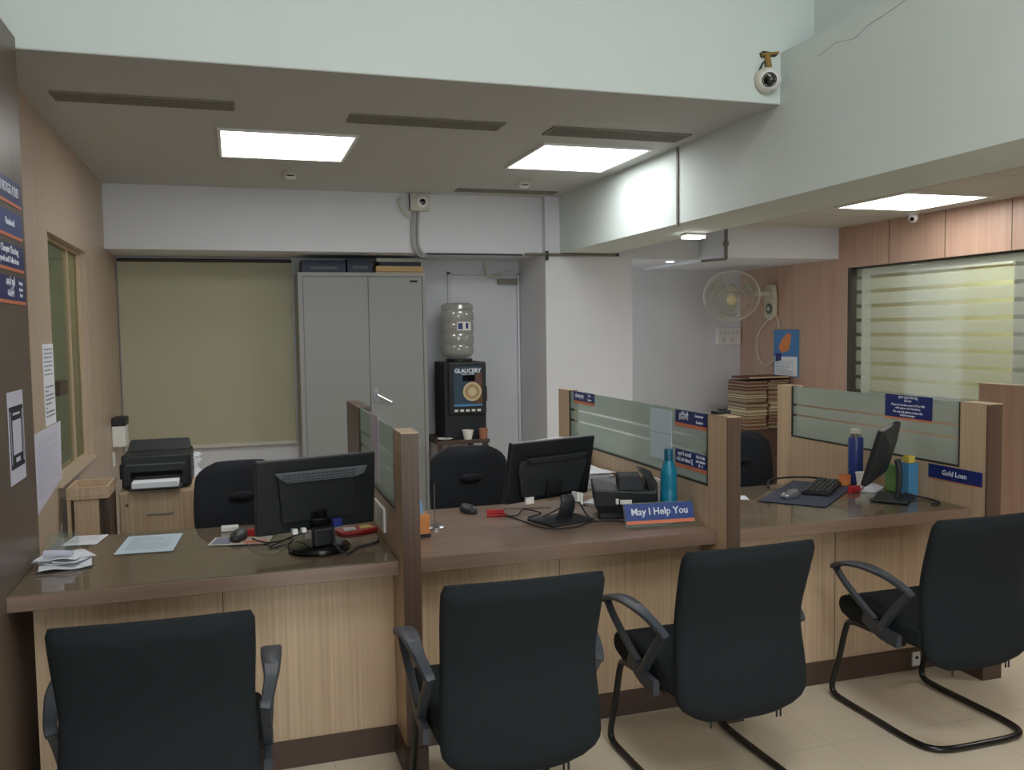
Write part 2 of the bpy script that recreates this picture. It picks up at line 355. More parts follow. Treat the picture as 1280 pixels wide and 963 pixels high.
# ------------------------------------------------------------------ windows, blinds, door
def blind(name, label, b, bar, mt, group=None, axis='X'):
    r = thing(name, label, 'blind')
    x0, x1, y0, y1, z0, z1 = b
    MB().box(*b).build('blind_fabric', mt, r)
    if axis == 'X':
        MB().tube([(x0, y0-.01, z1), (x1, y0-.01, z1)], .014, 12).build('roller', 'jam', r, True)
        MB().box(x0, x1, y0-.012, y1+.004, z0-.03, z0).build('bottom_bar', bar, r, bevel=.004)
    else:
        MB().tube([(x0, y0, z1), (x0, y1, z1)], .018, 12).build('roller', 'offw', r, True)
        MB().box(x0-.008, x1+.008, y0, y1, z0-.03, z0).build('bottom_bar', bar, r, bevel=.004)
    return r
blind('roller_blind', 'olive green roller blind covering the back wall beside the grey wardrobe', (-.85, .462, 4.222, 4.226, .70, 2.17), 'offw', 'olive')
w1 = MB(); w1.box(-.925, -.915, 1.62, 2.75, .86, 2.08)
g = struct('window_1', w1, 'tint')
f = MB(); f.box(-.95, -.90, 1.6, 1.62, .84, 2.1).box(-.95, -.90, 2.75, 2.77, .84, 2.1).box(-.95, -.90, 1.62, 2.75, 2.08, 2.1).box(-.935, -.905, 2.40, 2.425, .86, 2.08)
f.build('window_frame', 'lam', g)
MB().box(-.97, -.838, 1.58, 2.80, .828, .842).build('window_sill', 'laml', g, bevel=.003)
bk = MB(); bk.box(-.91, -.878, 1.86, 2.08, 1.27, 1.35); tag(bk.build('glass_clamp', 'kick', bevel=.004), 'small brown clamp box fixed on the cash window glass', 'bracket')
w2 = MB(); w2.box(5.36, 5.368, -1.2, 3.47, .95, 2.1); g = struct('window_2', w2, 'wglass')
f = MB(); f.box(5.30, 5.42, 3.43, 3.47, .95, 2.1).box(5.34, 5.42, -1.2, 3.43, 2.085, 2.1).box(5.34, 5.42, -1.2, 3.43, .95, .965)
f.build('window_frame', 'jam', g)
blind('roller_blind', 'pale olive blind hanging behind the striped cabin glass', (6.40, 6.405, 2.71, 4.485, .91, 2.10), 'offw', 'olive2', axis='Y')
l = thing('ceiling_light', 'added unseen ceiling panel lighting the cabin behind striped glass', 'ceiling light', (5.92, 2.6, 2.6));  # unseen lamp added to light the blind's face behind the striped glass
MB().box(-.32, .32, -.62, .62, -.012, 0).build('frame', 'white', l); MB().box(-.3, .3, -.6, .6, -.016, -.0125).build('diffuser', 'lit_b', l)
l = thing('ceiling_light', 'second added unseen ceiling panel lighting the cabin, nearer the hall', 'ceiling light', (6.6, .8, 2.6))  # second unseen lamp, added to brighten the far cabin wall
MB().box(-.32, .32, -.32, .32, -.012, 0).build('frame', 'white', l); MB().box(-.3, .3, -.3, .3, -.016, -.0125).build('diffuser', 'lit_b', l)
l = thing('ceiling_light', 'added unseen ceiling panel lighting the cash room behind tinted glass', 'ceiling light', (-1.8, 2.2, 2.6))  # unseen lamp added to brighten the room behind the tinted glass
MB().box(-.32, .32, -.32, .32, -.012, 0).build('frame', 'white', l); MB().box(-.3, .3, -.3, .3, -.016, -.0125).build('diffuser', 'lit_c', l)
# dark office chair back in the cash room
l = thing('office_chair', 'dark chair in the cash room seen through tinted glass', 'chair', (-1.35, 2.35, 0))
MB().box(-.22, .22, -.04, .04, .5, .98).build('backrest', 'leather', l, bevel=.03, seg=4); MB().box(-.24, .24, .04, .5, .42, .5).build('seat', 'leather', l, bevel=.03)
MB().lathe([(.03, .06), (.03, .42)], (0, .25, 0)).build('gas_lift', 'black', l); MB().lathe([(.28, 0), (.28, .03), (.04, .07)], (0, .25, 0), 5).build('base', 'black', l)

d = MB(); d.box(1.80, 2.40, 4.235, 4.2495, 0, 2.07); dd = struct('door_1', d, 'plaster', bevel=.003)
f = MB(); f.box(1.775, 1.797, 4.228, 4.25, 0, 2.09).box(1.775, 2.425, 4.228, 4.25, 2.073, 2.09).box(2.403, 2.425, 4.228, 4.25, 0, 2.09); f.build('door_frame', 'plaster', dd)
c = MB(); c.box(2.22, 2.40, 4.19, 4.234, 1.985, 2.035); c.build('door_closer', 'slot', dd, bevel=.004)
c = MB(); c.tube([(2.25, 4.20, 2.04), (2.10, 4.12, 2.06), (2.09, 4.12, 2.17)], .012, 8, smooth=False).tube([(2.14, 4.2, 2.06), (2.38, 4.21, 2.12)], .008, 6, smooth=False); c.build('closer_arm', 'offw', dd)

# ------------------------------------------------------------------ ceiling lights, slots, detectors
def clight(x0, x1, y0, y1, z, label, mt):
    cx, cy, hx, hy = (x0+x1)/2, (y0+y1)/2, (x1-x0)/2, (y1-y0)/2
    l = thing('ceiling_light', label, 'ceiling light', (cx, cy, z))
    f = MB(); t = .02
    f.box(-hx-t, hx+t, -hy-t, -hy, -.014, -.0005).box(-hx-t, hx+t, hy, hy+t, -.014, -.0005).box(-hx-t, -hx, -hy, hy, -.014, -.0005).box(hx, hx+t, -hy, hy, -.014, -.0005)
    f.build('frame', 'white', l, bevel=.002)
    MB().box(-hx, hx, -hy, hy, -.010, -.0005).build('diffuser', mt, l); return l
clight(-.035, .665, 1.69, 2.39, ZC, 'square lit panel light, left one above the left counter', 'lit_in')
clight(1.75, 2.41, 1.63, 2.36, ZC, 'square lit panel light beside the white beam, between slot grilles', 'lit_in')
clight(4.33, 5.02, 1.66, 2.36, 2.47, 'square lit panel light in the tiled ceiling above the striped window', 'lit_r')
for (x, y, lab) in ((.7, -2.7, 'added unseen panel light on the high hall ceiling, nearest the counters'), (.7, -5.2, 'added unseen panel light on the high hall ceiling, nearest the entrance')):  # lamps added behind the camera to light floor, chairs and counter fronts
    clight(x-.6, x+.6, y-.6, y+.6, 4.3, lab, 'lit_a')
clight(4.33, 5.02, -1.2, -.5, 2.47, 'added unseen panel light in the tiled ceiling over the rightmost chairs', 'lit_r')  # added out of view to light the floor and chairs at right
def slot(x0, x1, y0, y1, label):
    l = thing('slot_grille', label, 'air vent', ((x0+x1)/2, (y0+y1)/2, ZC)); hx, hy = (x1-x0)/2, (y1-y0)/2
    f = MB(); t = .014
    f.box(-hx, hx, -hy, -hy+t, -.008, -.0005).box(-hx, hx, hy-t, hy, -.008, -.0005).box(-hx, -hx+t, -hy+t, hy-t, -.008, -.0005).box(hx-t, hx, -hy+t, hy-t, -.008, -.0005)
    f.build('frame', 'slot', l)
    s_ = MB(); n = 5
    for k in range(n):
        y = -hy+t+(k+.5)*(2*hy-2*t)/n; s_.box(-hx+t, hx-t, y-.006, y+.006, -.006, -.001)
    s_.build('louvre', 'slot', l); MB().box(-hx+t, hx-t, -hy+t, hy-t, -.0009, -.0005).build('backing', 'pipe', l)
slot(-.742, .035, 1.108, 1.270, 'long grey slot grille in the ceiling by the left wall')
slot(.58, 1.38, 1.20, 1.375, 'long grey slot grille in the ceiling between the two panel lights')
slot(1.65, 2.47, 1.21, 1.412, 'long grey slot grille in front of the right panel light')
slot(1.645, 2.445, 3.29, 3.42, 'narrow slot grille at the back of the ceiling near the column')
def detector(x, y, label):
    l = thing('smoke_detector', label, 'smoke detector', (x, y, ZC))
    MB().lathe([(.05, -.0005), (.052, -.015), (.04, -.02)]).build('base', 'offw', l, True); MB().lathe([(.036, -.02), (.04, -.035), (.03, -.045), (.01, -.047)]).build('sensor_head', 'white', l, True)
    MB().box(-.025, .02, -.0415, -.036, -.034, -.026).build('sensor_slot', 'dark', l)
detector(.391, 2.891, 'white round smoke detector behind the left panel light')
detector(2.042, 2.909, 'white round smoke detector behind the right panel light')

# CCTV box on the cross beam, with conduits
l = thing('security_camera', 'off-white box camera on the back beam near the ceiling', 'camera', (1.41, 3.6235, 2.595))
MB().box(-.08, .075, -.06, 0, -.075, .062).build('housing', 'offw', l, bevel=.008); MB().cbox((-.02, -.03, 0), (.12, .05, .12)).build('bracket', 'offw', l)
c = MB(Matrix.Translation((.012, -.06, -.01)) @ Matrix.Rotation(PI/2, 4, 'X')); c.lathe([(.045, 0), (.045, .02), (.03, .03)]); c.build('lens_ring', 'white', l, True)
c = MB(Matrix.Translation((.012, -.089, -.01)) @ Matrix.Rotation(PI/2, 4, 'X')); c.lathe([(.024, 0), (.022, .004), (.006, .007)]); c.build('lens', 'gloss', l, True)
for i, (dx, lab) in enumerate(((0, 'left of the pair of grey conduits running down below the box camera'), (.04, 'right of the pair of grey conduits running down below the box camera'))):
    c = MB(); c.tube([(1.36+dx, 3.61, 2.52), (1.355+dx, 3.607, 2.46), (1.35+dx, 3.607, 2.35), (1.355+dx, 3.607, 2.25), (1.39+dx, 3.605, 2.19), (1.44+dx, 3.605, 2.165)], .011, 8)
    tag(c.build('conduit', 'alu', smooth=True), lab, 'pipe')
c = MB(); c.tube([(1.27, 3.605, 2.63), (1.25, 3.6, 2.58), (1.29, 3.6, 2.50), (1.345, 3.6, 2.46)], .01, 8); tag(c.build('cable', 'offw', smooth=True), 'white cable looping from the left of the back box camera', 'cable')
# dome camera in the corner of the hall
l = thing('security_camera', 'white round dome camera in the upper corner of the hall wall', 'camera', (2.475, .513, 2.76), 0)
T = Vector((-2.2, -3.7, -1.1)).to_track_quat('Z', 'Y').to_matrix().to_4x4()
MB(Matrix.Rotation(PI/2, 4, 'X')).lathe([(.062, 0), (.066, .012), (.060, .028), (.05, .034)]).build('base', 'offw', l, True)
MB(Matrix.Translation((0, -.03, 0)) @ T).lathe([(.055, 0), (.056, .016), (.044, .034), (.034, .040)]).build('dome', 'white', l, True)
MB(Matrix.Translation((0, -.03, 0)) @ T).lathe([(.034, .040), (.030, .042), (.028, .036), (.026, .040), (.012, .046)]).build('lens', 'gloss', l, True)
c = MB(); c.prism([(-.05, 0), (.03, .012), (.05, .03), (-.04, .035), (-.06, .02)], (-.003, -.0005), 'Y', 0).tube([(-.02, -.006, .02), (-.02, -.02, -.03), (-.015, -.02, -.06)], .014, 8, mi=1).tube([(-.05, -.004, .015), (.04, -.012, .03)], .006, 6, mi=1)
o = c.build('broken_bracket', ['dirt', 'rust']); o.location = (2.50, .514, 2.868); tag(o, 'rusty broken metal bracket above the dome camera in the corner', 'bracket')
c = MB(); c.tube([(2.475, .505, 2.85), (2.45, .495, 2.84), (2.43, .50, 2.80)], .004, 6); tag(c.build('cable', 'dark', smooth=True), 'short dark wire between rusty bracket and dome camera', 'cable')
# bullet camera at right
l = thing('security_camera', 'small white turret camera on the tiled ceiling by the wooden wall', 'camera', (5.16, 2.52, 2.47))
MB().lathe([(.045, -.0005), (.045, -.015), (.03, -.02)]).build('base', 'white', l, True); MB().sph((0, 0, -.045), .038).build('housing', 'white', l, True)
MB(Matrix.Translation((0, 0, -.045)) @ Vector((-1, -.6, -.45)).to_track_quat('Z', 'Y').to_matrix().to_4x4() @ Matrix.Translation((0, 0, .032))).lathe([(.018, 0), (.016, .008), (.004, .01)]).build('lens', 'gloss', l, True)
# pipes and rods
c = MB(); c.box(2.548, 2.5575, 1.53, 1.55, 2.19, 2.655); tag(c.build('cable_trunking', 'pipe'), 'thin vertical grey trunking strip on the side of the white beam', 'cable trunking')
l = thing('pipe_rod', 'dark horizontal rod across the front of the white column top', 'pipe', (2.43, 3.535, 2.19))
MB().tube([(-.18, 0, 0), (.62, -.02, .004)], .012, 8, smooth=False).build('rod', 'pipe', l, True)
MB().box(.0, .016, -.02, .02, -.045, .03).build('clamp', 'jam', l); MB().lathe([(.018, -.012), (.018, .012)], (.62, -.02, .004)).build('end_cap', 'jam', l)
c = MB(); c.tube([(1.46, 3.61, 2.192), (2.25, 3.61, 2.192)], .007, 6, smooth=False); tag(c.build('cable', 'jam'), 'thin dark cable along the lower edge of the back beam', 'cable')
c = MB(); c.tube([(4.11, 3.57, 2.47), (4.11, 3.57, 2.17)], .016, 8, smooth=False).tube([(4.11, 3.57, 2.175), (3.87, 3.57, 2.155)], .012, 8, smooth=False).lathe([(.024, 2.29), (.024, 2.33)], (4.11, 3.57, 0)); tag(c.build('ceiling_pipe', 'pipe'), 'grey elbow pipe dropping from the ceiling left of the box beam', 'pipe')
l = thing('ceiling_light', 'small lit oblong lamp under the white beam, left of the elbow pipe', 'ceiling light', (2.915, 2.0, 2.205)); MB().box(-.075, .075, -.045, .045, -.018, -.0005).build('housing', 'offw', l, bevel=.006); MB().box(-.068, .068, -.038, .038, -.034, -.0185).build('diffuser', 'lit_r', l)
l = thing('downlight', 'tiny lit recessed downlight above the white back wall', 'ceiling light', (3.95, 4.3, 2.215)); MB().lathe([(.05, -.0005), (.05, -.006), (.04, -.008)]).build('frame', 'white', l); MB().lathe([(.038, -.0085), (.036, -.011)]).build('diffuser', 'lit_r', l)

# ------------------------------------------------------------------ service counters
def counter(x0, x1, label, grooves, glass, left=0):
    r = thing('service_counter', label, 'counter', (0, 0, 0), group='service counters in a row')
    p = MB(); p.box(x0+left, x1, 0, .018, .1, .7045, 0)
    for g in grooves: p.box(g-.0015, g+.0015, -.001, .0, .1, .7045, 1)
    p.build('front_panel', ['lam', 'kick'], r); MB().box(x0+left, x1, -.012, .018, 0, .0995).build('kick_board', 'kick', r)
    if left: MB().box(x0+left, x0+left+.018, .019, .70, 0, .7045).build('side_panel', 'lam', r)
    MB().box(x0, x1, -.12, .72, .705, .755 if glass else .76).build('worktop', 'walnut_h', r, bevel=.002)
    if glass: MB().box(x0+.002, x1-.002, -.119, .719, .7555, .761).build('glass_sheet', 'sheet', r)
    return r
counter(XL, P1[0]-.001, 'left service counter of pale laminate with glass sheet over brown worktop', [-.07], True, .05)
counter(P1[1]+.001, P2[0]-.001, 'middle service counter of pale laminate with bare brown worktop and help sign', [1.2], False)
counter(P2[1]+.001, P3[0]-.001, 'right service counter with glass sheet holding keyboard and blue bottle', [2.5], True)
ZG, ZM = .7615, .7605

def partition(x, label, yb0, yb1, dark_rear=False, glass=True):
    x0, x1 = x; r = thing('partition', label, 'partition', group='wooden partitions between the counters')
    MB().box(x0, x1, -.20, -.055, 0, 1.226).build('post', 'lam', r)
    MB().box(x0-.0005, x1+.0005, -.206, -.2005, 0, 1.226).build('post_edge', 'walnut', r)
    MB().box(x0-.001, x1+.001, -.207, -.0555, 1.2265, 1.231).build('post_cap', 'lam', r)
    k = MB(); k.box(x0-.012, x1+.012, -.218, -.2065, 0, .1).box(x0-.012, x0-.001, -.2065, -.012, 0, .1).box(x1+.001, x1+.012, -.2065, -.012, 0, .1); k.build('kick_board', 'kick', r)
    MB().box(x0, x1, -.0545, yb0-.001, 0, .93).build('lower_panel', 'lam', r)
    MB().box(x0, x1, yb0, yb1, 0, 1.231).build('rear_post', 'walnut' if dark_rear else 'lam', r)  # dark_rear makes this post darker than the other rear posts
    xm = x0+.008
    g = MB(); g.box(xm, xm+.01, -.045, yb0-.008, .94, 1.228); g.build('glass_panel', 'fglass', r)
    f = MB(); f.box(x0, x0+.03, -.0545, yb0-.001, .9305, .939).box(x0, x0+.03, -.0545, -.0455, .9395, 1.229).box(x0, x0+.03, yb0-.0075, yb0-.001, .9395, 1.229); f.build('glass_channel', 'jam', r)
    return r
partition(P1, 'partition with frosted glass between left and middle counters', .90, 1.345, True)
partition(P2, 'partition with frosted glass and blue signs between middle and right counters', 1.513, 1.684)
partition(P3, 'partition with frosted glass at the right end of the counters', 1.214, 1.353)
r = thing('partition', 'plain solid wooden partition standing behind the rightmost visitor chair', 'partition')
MB().box(4.30, 4.38, -1.6, 1.0, .1, 1.215).build('lower_panel', 'lamw', r); MB().box(4.295, 4.385, -1.6, 1.005, 0, .0995).build('kick_board', 'kick', r); MB().box(4.297, 4.383, -1.6, 1.003, 1.2155, 1.222).build('post_cap', 'lam', r)

# ------------------------------------------------------------------ visitor chairs
def back_loft(rows, n=28, pw=3.2, concave=.018):
    """rows: (z, half width, y centre, half thickness)"""
    out = []
    for z, w, y, t in rows:
        rg = []
        for i in range(n):
            a = 2*PI*i/n; c, s = math.cos(a), math.sin(a)
            px = w*math.copysign(abs(c)**(2/pw), c); py = t*math.copysign(abs(s)**(2/pw), s)
            rg.append((px, y+py+concave*(px/w)**2 if w else y, z))
        out.append(rg)
    return out
def sweep(mb, path, width, thick):
    """rectangular ribbon along path; width in X, thickness in the path's plane"""
    P = spline([Vector(p) for p in path], 6); L = len(P); rg = []
    for i, p in enumerate(P):
        t = (P[min(i+1, L-1)]-P[max(i-1, 0)]).normalized(); nx = Vector((1, 0, 0)); nn = nx.cross(t).normalized(); nx = t.cross(nn)
        u = i/(L-1); w = width(u)/2 if callable(width) else width/2; h = thick(u)/2 if callable(thick) else thick/2
        rg.append([p+nx*w*a+nn*h*b for a, b in ((-1, -.5), (-.8, -1), (.8, -1), (1, -.5), (1, .5), (.8, 1), (-.8, 1), (-1, .5))])
    mb.rings(rg)
def visitor_chair(label, loc, rz=0):
    r = thing('visitor_chair', label, 'chair', loc, rz, 'black cantilever visitor chairs')
    pr = [(-.23, .380), (.17, .366), (.232, .385), (.25, .42), (.235, .458), (.1, .474), (-.23, .455)]
    MB().prism(pr, (-.245, .245)).build('seat', 'fabric', r, bevel=.022, seg=4, smooth=True)
    z0, z1 = .30, .878
    rows = []
    N = 26
    for i in range(N+1):
        u = i/N; z = z0+(z1-z0)*u
        w = .246 - .008*math.exp(-((z-.62)/.12)**2) - .001*max(0, (z-.66)/.2)
        edge = min(1, u/.16); w *= (1-(1-edge)**2.4*.42)
        te = min(1, (1-u)/.045); w *= (1-(1-te)**2.5*.035)
        y = -.255 - .055*((z-.58)/.30)**2*(1 if z > .58 else .25) + .02*math.exp(-((z-.6)/.12)**2)
        t = .038*(min(1, u/.08)**.5 if u < .08 else 1)*(min(1, (1-u)/.075+.12)**.5)
        rows.append((z, w, y, max(t, .006)))
    MB().rings(back_loft(rows)).build('backrest', 'fabric', r, smooth=True)
    for s in (-1, 1):
        a = MB()
        X = .279*s
        sweep(a, [(X, .215, .588), (X, .17, .612), (X*1.0, .05, .632), (X, -.08, .626), (X*.96, -.17, .597), (X*.93, -.20, .575)], lambda u: (.05+.022*math.sin(PI*min(1, u*1.5)))*(1-.42*u), .017)
        sweep(a, [(X, .215, .59), (X*.99, .16, .54), (X*.96, .06, .47), (X*.945, -.01, .43)], .026, .018)
        sweep(a, [(X*.935, -.19, .585), (X*.935, -.14, .53), (X*.945, -.08, .46), (X*.945, -.04, .40)], .03, .026)
        sweep(a, [(X*.945, .05, .43), (X*.945, -.04, .395), (X*.945, -.14, .385)], .024, lambda u: .05)
        a.build('armrest', 'arm', r, smooth=True)
    f = MB(); pts = []
    half = [(.225, -.12, .368), (.23, .05, .368), (.233, .165, .362), (.235, .20, .325), (.235, .245, .17), (.235, .283, .06), (.235, .270, .022), (.235, .20, .014), (.235, 0, .014), (.235, -.15, .014), (.215, -.24, .014), (.15, -.275, .014), (0, -.28, .014)]
    pts = [(-x, y, z) for x, y, z in half]+[(x, y, z) for x, y, z in half[-2::-1]]
    f.tube(pts, .0125, 12); f.build('sled_frame', 'tube', r, True)
    MB().box(-.22, .22, -.10, -.07, .362, .379).box(-.22, .22, .10, .13, .362, .372).build('seat_support', 'tube', r)
    for x in (-.13, .12, .135): MB().tube([(x, -.262, .315), (x, -.262, .282)], .0035, 6, smooth=False).build('zip_pull', 'dark', r)
    return r
vc = visitor_chair('black visitor chair in front of the left counter, only its back and armrest tops showing', (-.208, -.62, 0), -2)
dup(vc, (.77, -.60, 0), -1, 'black visitor chair in front of the middle counter, cut off at the photo bottom')
dup(vc, (1.56, -.50, 0), 1, 'black visitor chair before the post with the help sign, third from left')
dup(vc, (2.62, -.42, 0), 0, 'black visitor chair at the far right with its whole sled frame showing')

# ------------------------------------------------------------------ staff chairs behind the counters
def office_chair(label, loc, rz=0):
    r = thing('office_chair', label, 'chair', loc, rz, 'staff chairs behind the counters')
    rows = []; N = 22; z0, z1 = .50, .965
    for i in range(N+1):
        u = i/N; z = z0+(z1-z0)*u
        w = .187+.032*math.sin(PI*min(1, u*.8+.1)); te = min(1, (1-u)/.20); w *= (1-(1-te)**2.8*.42)
        be = min(1, u/.15); w *= (1-(1-be)**2.5*.25)
        y = .02+.06*(u-.4)**2+.02*u; t = .04*min(1, (1-u)/.1+.12)**.5
        rows.append((z, w, y, t))
    MB().rings(back_loft(rows, concave=-.03)).build('backrest', 'leather', r, smooth=True)
    d = MB(); d.sph((0, -.030, .805), 1, (.060, .014, .022), 20); d.build('lumbar_pad', 'leather', r, smooth=True)
    MB().box(-.24, .24, -.48, -.02, .44, .52).build('seat', 'leather', r, bevel=.03, seg=4, smooth=True)
    MB().box(-.03, .03, -.1, .075, .42, .435).box(-.03, .03, .062, .075, .42, .62).build('back_bracket', 'black', r)
    for s in (-1, 1):
        a = MB(); a.tube([(s*.25, -.10, .45), (s*.28, -.14, .52), (s*.28, -.15, .64), (s*.28, -.22, .665), (s*.28, -.36, .665)], .016, 8); a.build('armrest', 'black', r, True)
    MB().lathe([(.045, .40), (.045, .439)], (0, -.25, 0)).lathe([(.022, .08), (.022, .40)], (0, -.25, 0)).build('gas_lift', 'black', r)
    b = MB()
    for k in range(5):
        a = 2*PI*k/5+.3; ex, ey = .27*math.cos(a), -.25+.27*math.sin(a)
        b.tube([(0, -.25, .09), (ex, ey, .062)], .016, 8, smooth=False)
    b.build('star_base', 'black', r)
    for k in range(5):
        a = 2*PI*k/5+.3; ex, ey = .27*math.cos(a), -.25+.27*math.sin(a)
        c = MB(Matrix.Translation((ex, ey, .025)) @ Matrix.Rotation(PI/2, 4, 'Y')); c.lathe([(.024, -.018), (.025, 0), (.024, .018)], n=14); c.build('caster', 'black', r, True)
    return r
oc = office_chair('dark staff chair behind the left monitor, in front of the olive blind', (.005, 1.20, 0), 4)
dup(oc, (1.17, 1.27, 0), 0, 'dark staff chair behind the middle counter, in front of the coffee machine')
dup(oc, (2.80, 1.25, 0), 0, 'dark staff chair behind the right counter, in front of the stacked files')

# ------------------------------------------------------------------ monitors
def monitor(kind, label, base_loc, rz, W_, H_, zc, tilt, off=(0, 0)):
    r = thing('monitor', label, 'monitor', base_loc, rz)
    # screen faces +Y, its back faces -Y
    T = Matrix.Translation((off[0], off[1], zc)) @ Matrix.Rotation(math.radians(tilt), 4, 'X')
    b = MB(T); b.box(-W_/2, W_/2, -.006, .022, -H_/2, H_/2); b.build('casing', 'black', r, bevel=.006)
    MB(T).box(-W_/2+.014, W_/2-.014, .0222, .0235, -H_/2+.018, H_/2-.014).build('screen', 'gloss', r)
    if kind == 0:
        b = MB(T); b.prism([(-W_*.36, H_*.30), (W_*.36, H_*.30), (W_*.33, H_*.20), (W_*.30, -H_*.36), (-W_*.30, -H_*.36), (-W_*.33, H_*.20)], (-.020, -.0061), 'Y')
        b.build('rear_cover', 'black', r, bevel=.005)
        b = MB(T)
        b.prism([(-W_*.37, H_*.345), (W_*.41, H_*.345), (W_*.38, H_*.24), (W_*.30, H_*.20), (-W_*.27, H_*.20), (-W_*.33, H_*.27)], (-.032, -.0205), 'Y', 0)
        b.build('vent_ridge', 'grill', r, bevel=.003)
        v = MB(T)
        for k in range(3):
            for j in range(34):
                x = -W_*.30+j*W_*.018; z = H_*(.31-.037*k); v.box(x, x+.004, -.0335, -.0321, z-.0045, z+.0008)
        v.build('vent_holes', 'dark', r)
        n = MB(T); n.box(-.035, .035, -.055, -.0325, -H_*.42, -H_*.30).box(-.03, .03, -.0324, -.0205, -H_*.42, -H_*.2); n.build('stand_hinge', 'gloss', r, bevel=.004)
        n = MB(); n.box(-.038, .038, -.062, -.018, .022, zc-.115-.001-ZG*0); n.build('neck', 'black', r, bevel=.006)
        bs = MB(Matrix.Diagonal((1, 1.0, 1, 1))); bs.lathe([(.115, 0), (.118, .008), (.112, .016), (.06, .021)], n=40); bs.build('base', 'gloss', r, True)
    elif kind == 1:
        b = MB(T); b.prism([(-W_*.40, H_*.22), (W_*.36, H_*.22), (W_*.40, H_*.1), (W_*.34, -H_*.40), (-W_*.34, -H_*.40), (-W_*.42, H_*.1)], (-.026, -.0061), 'Y'); b.build('rear_cover', 'char', r, bevel=.006)
        b = MB(T); b.prism([(-W_*.36, H_*.27), (W_*.38, H_*.27), (W_*.30, H_*.18), (-W_*.30, H_*.18)], (-.036, -.0265), 'Y'); b.build('vent_ridge', 'char', r, bevel=.003)
        n = MB(); sweep(n, [(0, -.045, zc-.10), (0, -.06, zc-.12), (0, -.055, .06), (0, -.03, .012)], lambda u: .062+.02*u, .02); n.build('neck', 'char', r, smooth=True)
        n = MB(T); n.box(-.04, .04, -.05, -.0265, -H_*.38, -H_*.15); n.build('stand_hinge', 'black', r, bevel=.004)
        bs = MB(); bs.box(-.115, .115, -.10, .08, 0, .012); bs.build('base', 'char', r, bevel=.005)
    else:
        b = MB(T)
        b.rings([[(-W_*.48, -.006, H_*.48), (W_*.48, -.006, H_*.48), (W_*.48, -.006, -H_*.48), (-W_*.48, -.006, -H_*.48)], [(-W_*.2, -.030, H_*.22), (W_*.2, -.030, H_*.22), (W_*.2, -.030, -H_*.30), (-W_*.2, -.030, -H_*.30)]]); b.build('rear_cover', 'char', r)
        n = MB(); sweep(n, [(0, -.035, zc-.03), (0, -.045, zc-.08), (0, -.045, .07), (0, -.035, .012)], .045, .022); n.build('neck', 'char', r, smooth=True)
        bs = MB(); bs.box(-.12, .10, -.10, .06, 0, .012); bs.build('base', 'char', r, bevel=.005)
    return r
m1 = monitor(0, 'black monitor with oval base seen from behind on the left counter', (.283, .155, ZG), 14, .472, .286, .205, 5, off=(.012, .045))
for b_, c_ in (((-.115, -.095, -.045, -.021, .075, .095), 'white'), ((-.08, -.062, -.045, -.021, .078, .094), 'white'), ((.04, .075, -.05, -.021, .085, .115), 'navy')): MB().box(*b_).build('plug', c_, m1, bevel=.002)
m2 = monitor(1, 'black monitor with square base seen from behind on the middle counter', (1.31, .29, ZM), 18, .456, .272, .215, 12, off=(.003, .06))
MB().box(-.165, -.125, .012, .0245, .088, .115).build('rating_label', 'white', m2)
for b_ in ((.045, .06, -.07, -.03, .085, .125), (.065, .078, -.068, -.03, .07, .12)): MB().box(*b_).build('plug', 'white', m2, bevel=.002)
m3 = monitor(2, 'black monitor seen edge-on and leaning back on the right counter', (2.93, .17, ZG), 39.4, .44, .267, .2185, 16, off=(-.034, .021))

# ------------------------------------------------------------------ cables on the counters
def cable(pts, label, r=.0028, mt='dark', z=None):
    c = MB(); c.tube(pts, r, 7); return tag(c.build('cable', mt, smooth=True), label, 'cable')
z = ZG+.004
cable([(.04, .40, z), (.10, .30, z), (.19, .34, z), (.17, .25, z), (.10, .22, z), (.20, .30, z+.02), (.245, .20, z+.05)], 'thin black cable looping beside the base of the left monitor')
cable([(.33, .09, z+.09), (.335, .04, z+.03), (.37, .02, z), (.42, .10, z), (.50, .16, z), (.52, .22, z)], 'black cable hanging from the left monitor towards the wall socket', .004)
cable([(.02, .32, z), (.05, .18, z), (.12, .13, z), (.20, .34, z)], 'grey mouse lead curving over the left counter glass', .0018, 'pipe')
z = ZM+.004
cable([(1.10, .47, z), (1.16, .43, z), (1.22, .50, z+.01), (1.28, .44, z), (1.20, .38, z), (1.26, .34, z+.01), (1.36, .34, z+.05)], 'black cable tangle left of the middle monitor base')
cable([(1.12, .45, z), (1.15, .33, z), (1.20, .15, z), (1.32, .13, z), (1.42, .20, z), (1.53, .17, z), (1.56, .15, z)], 'black cable curving around the front of the middle monitor base', .003)
cable([(1.38, .27, z+.1), (1.40, .22, z+.04), (1.43, .20, z), (1.455, .20, z)], 'black cable from the middle monitor to the black cheque scanner', .004)
cable([(1.09, .50, z), (1.14, .56, z+.006), (1.20, .52, z+.012), (1.27, .50, z+.012), (1.31, .40, z+.03)], 'brown thin cable behind the red stapler', .002, 'maroon')
z = ZG+.004
cable([(2.56, .60, z), (2.62, .68, z+.02), (2.74, .70, z+.025), (2.86, .69, z+.02), (2.95, .66, z+.01)], 'black keyboard cable arching behind the blue mat', .005)
cable([(3.01, .16, z+.02), (3.05, .12, z+.006), (3.08, .06, z), (3.05, -.02, z), (3.0, -.02, z)], 'black cable lying right of the edge-on monitor', .004)

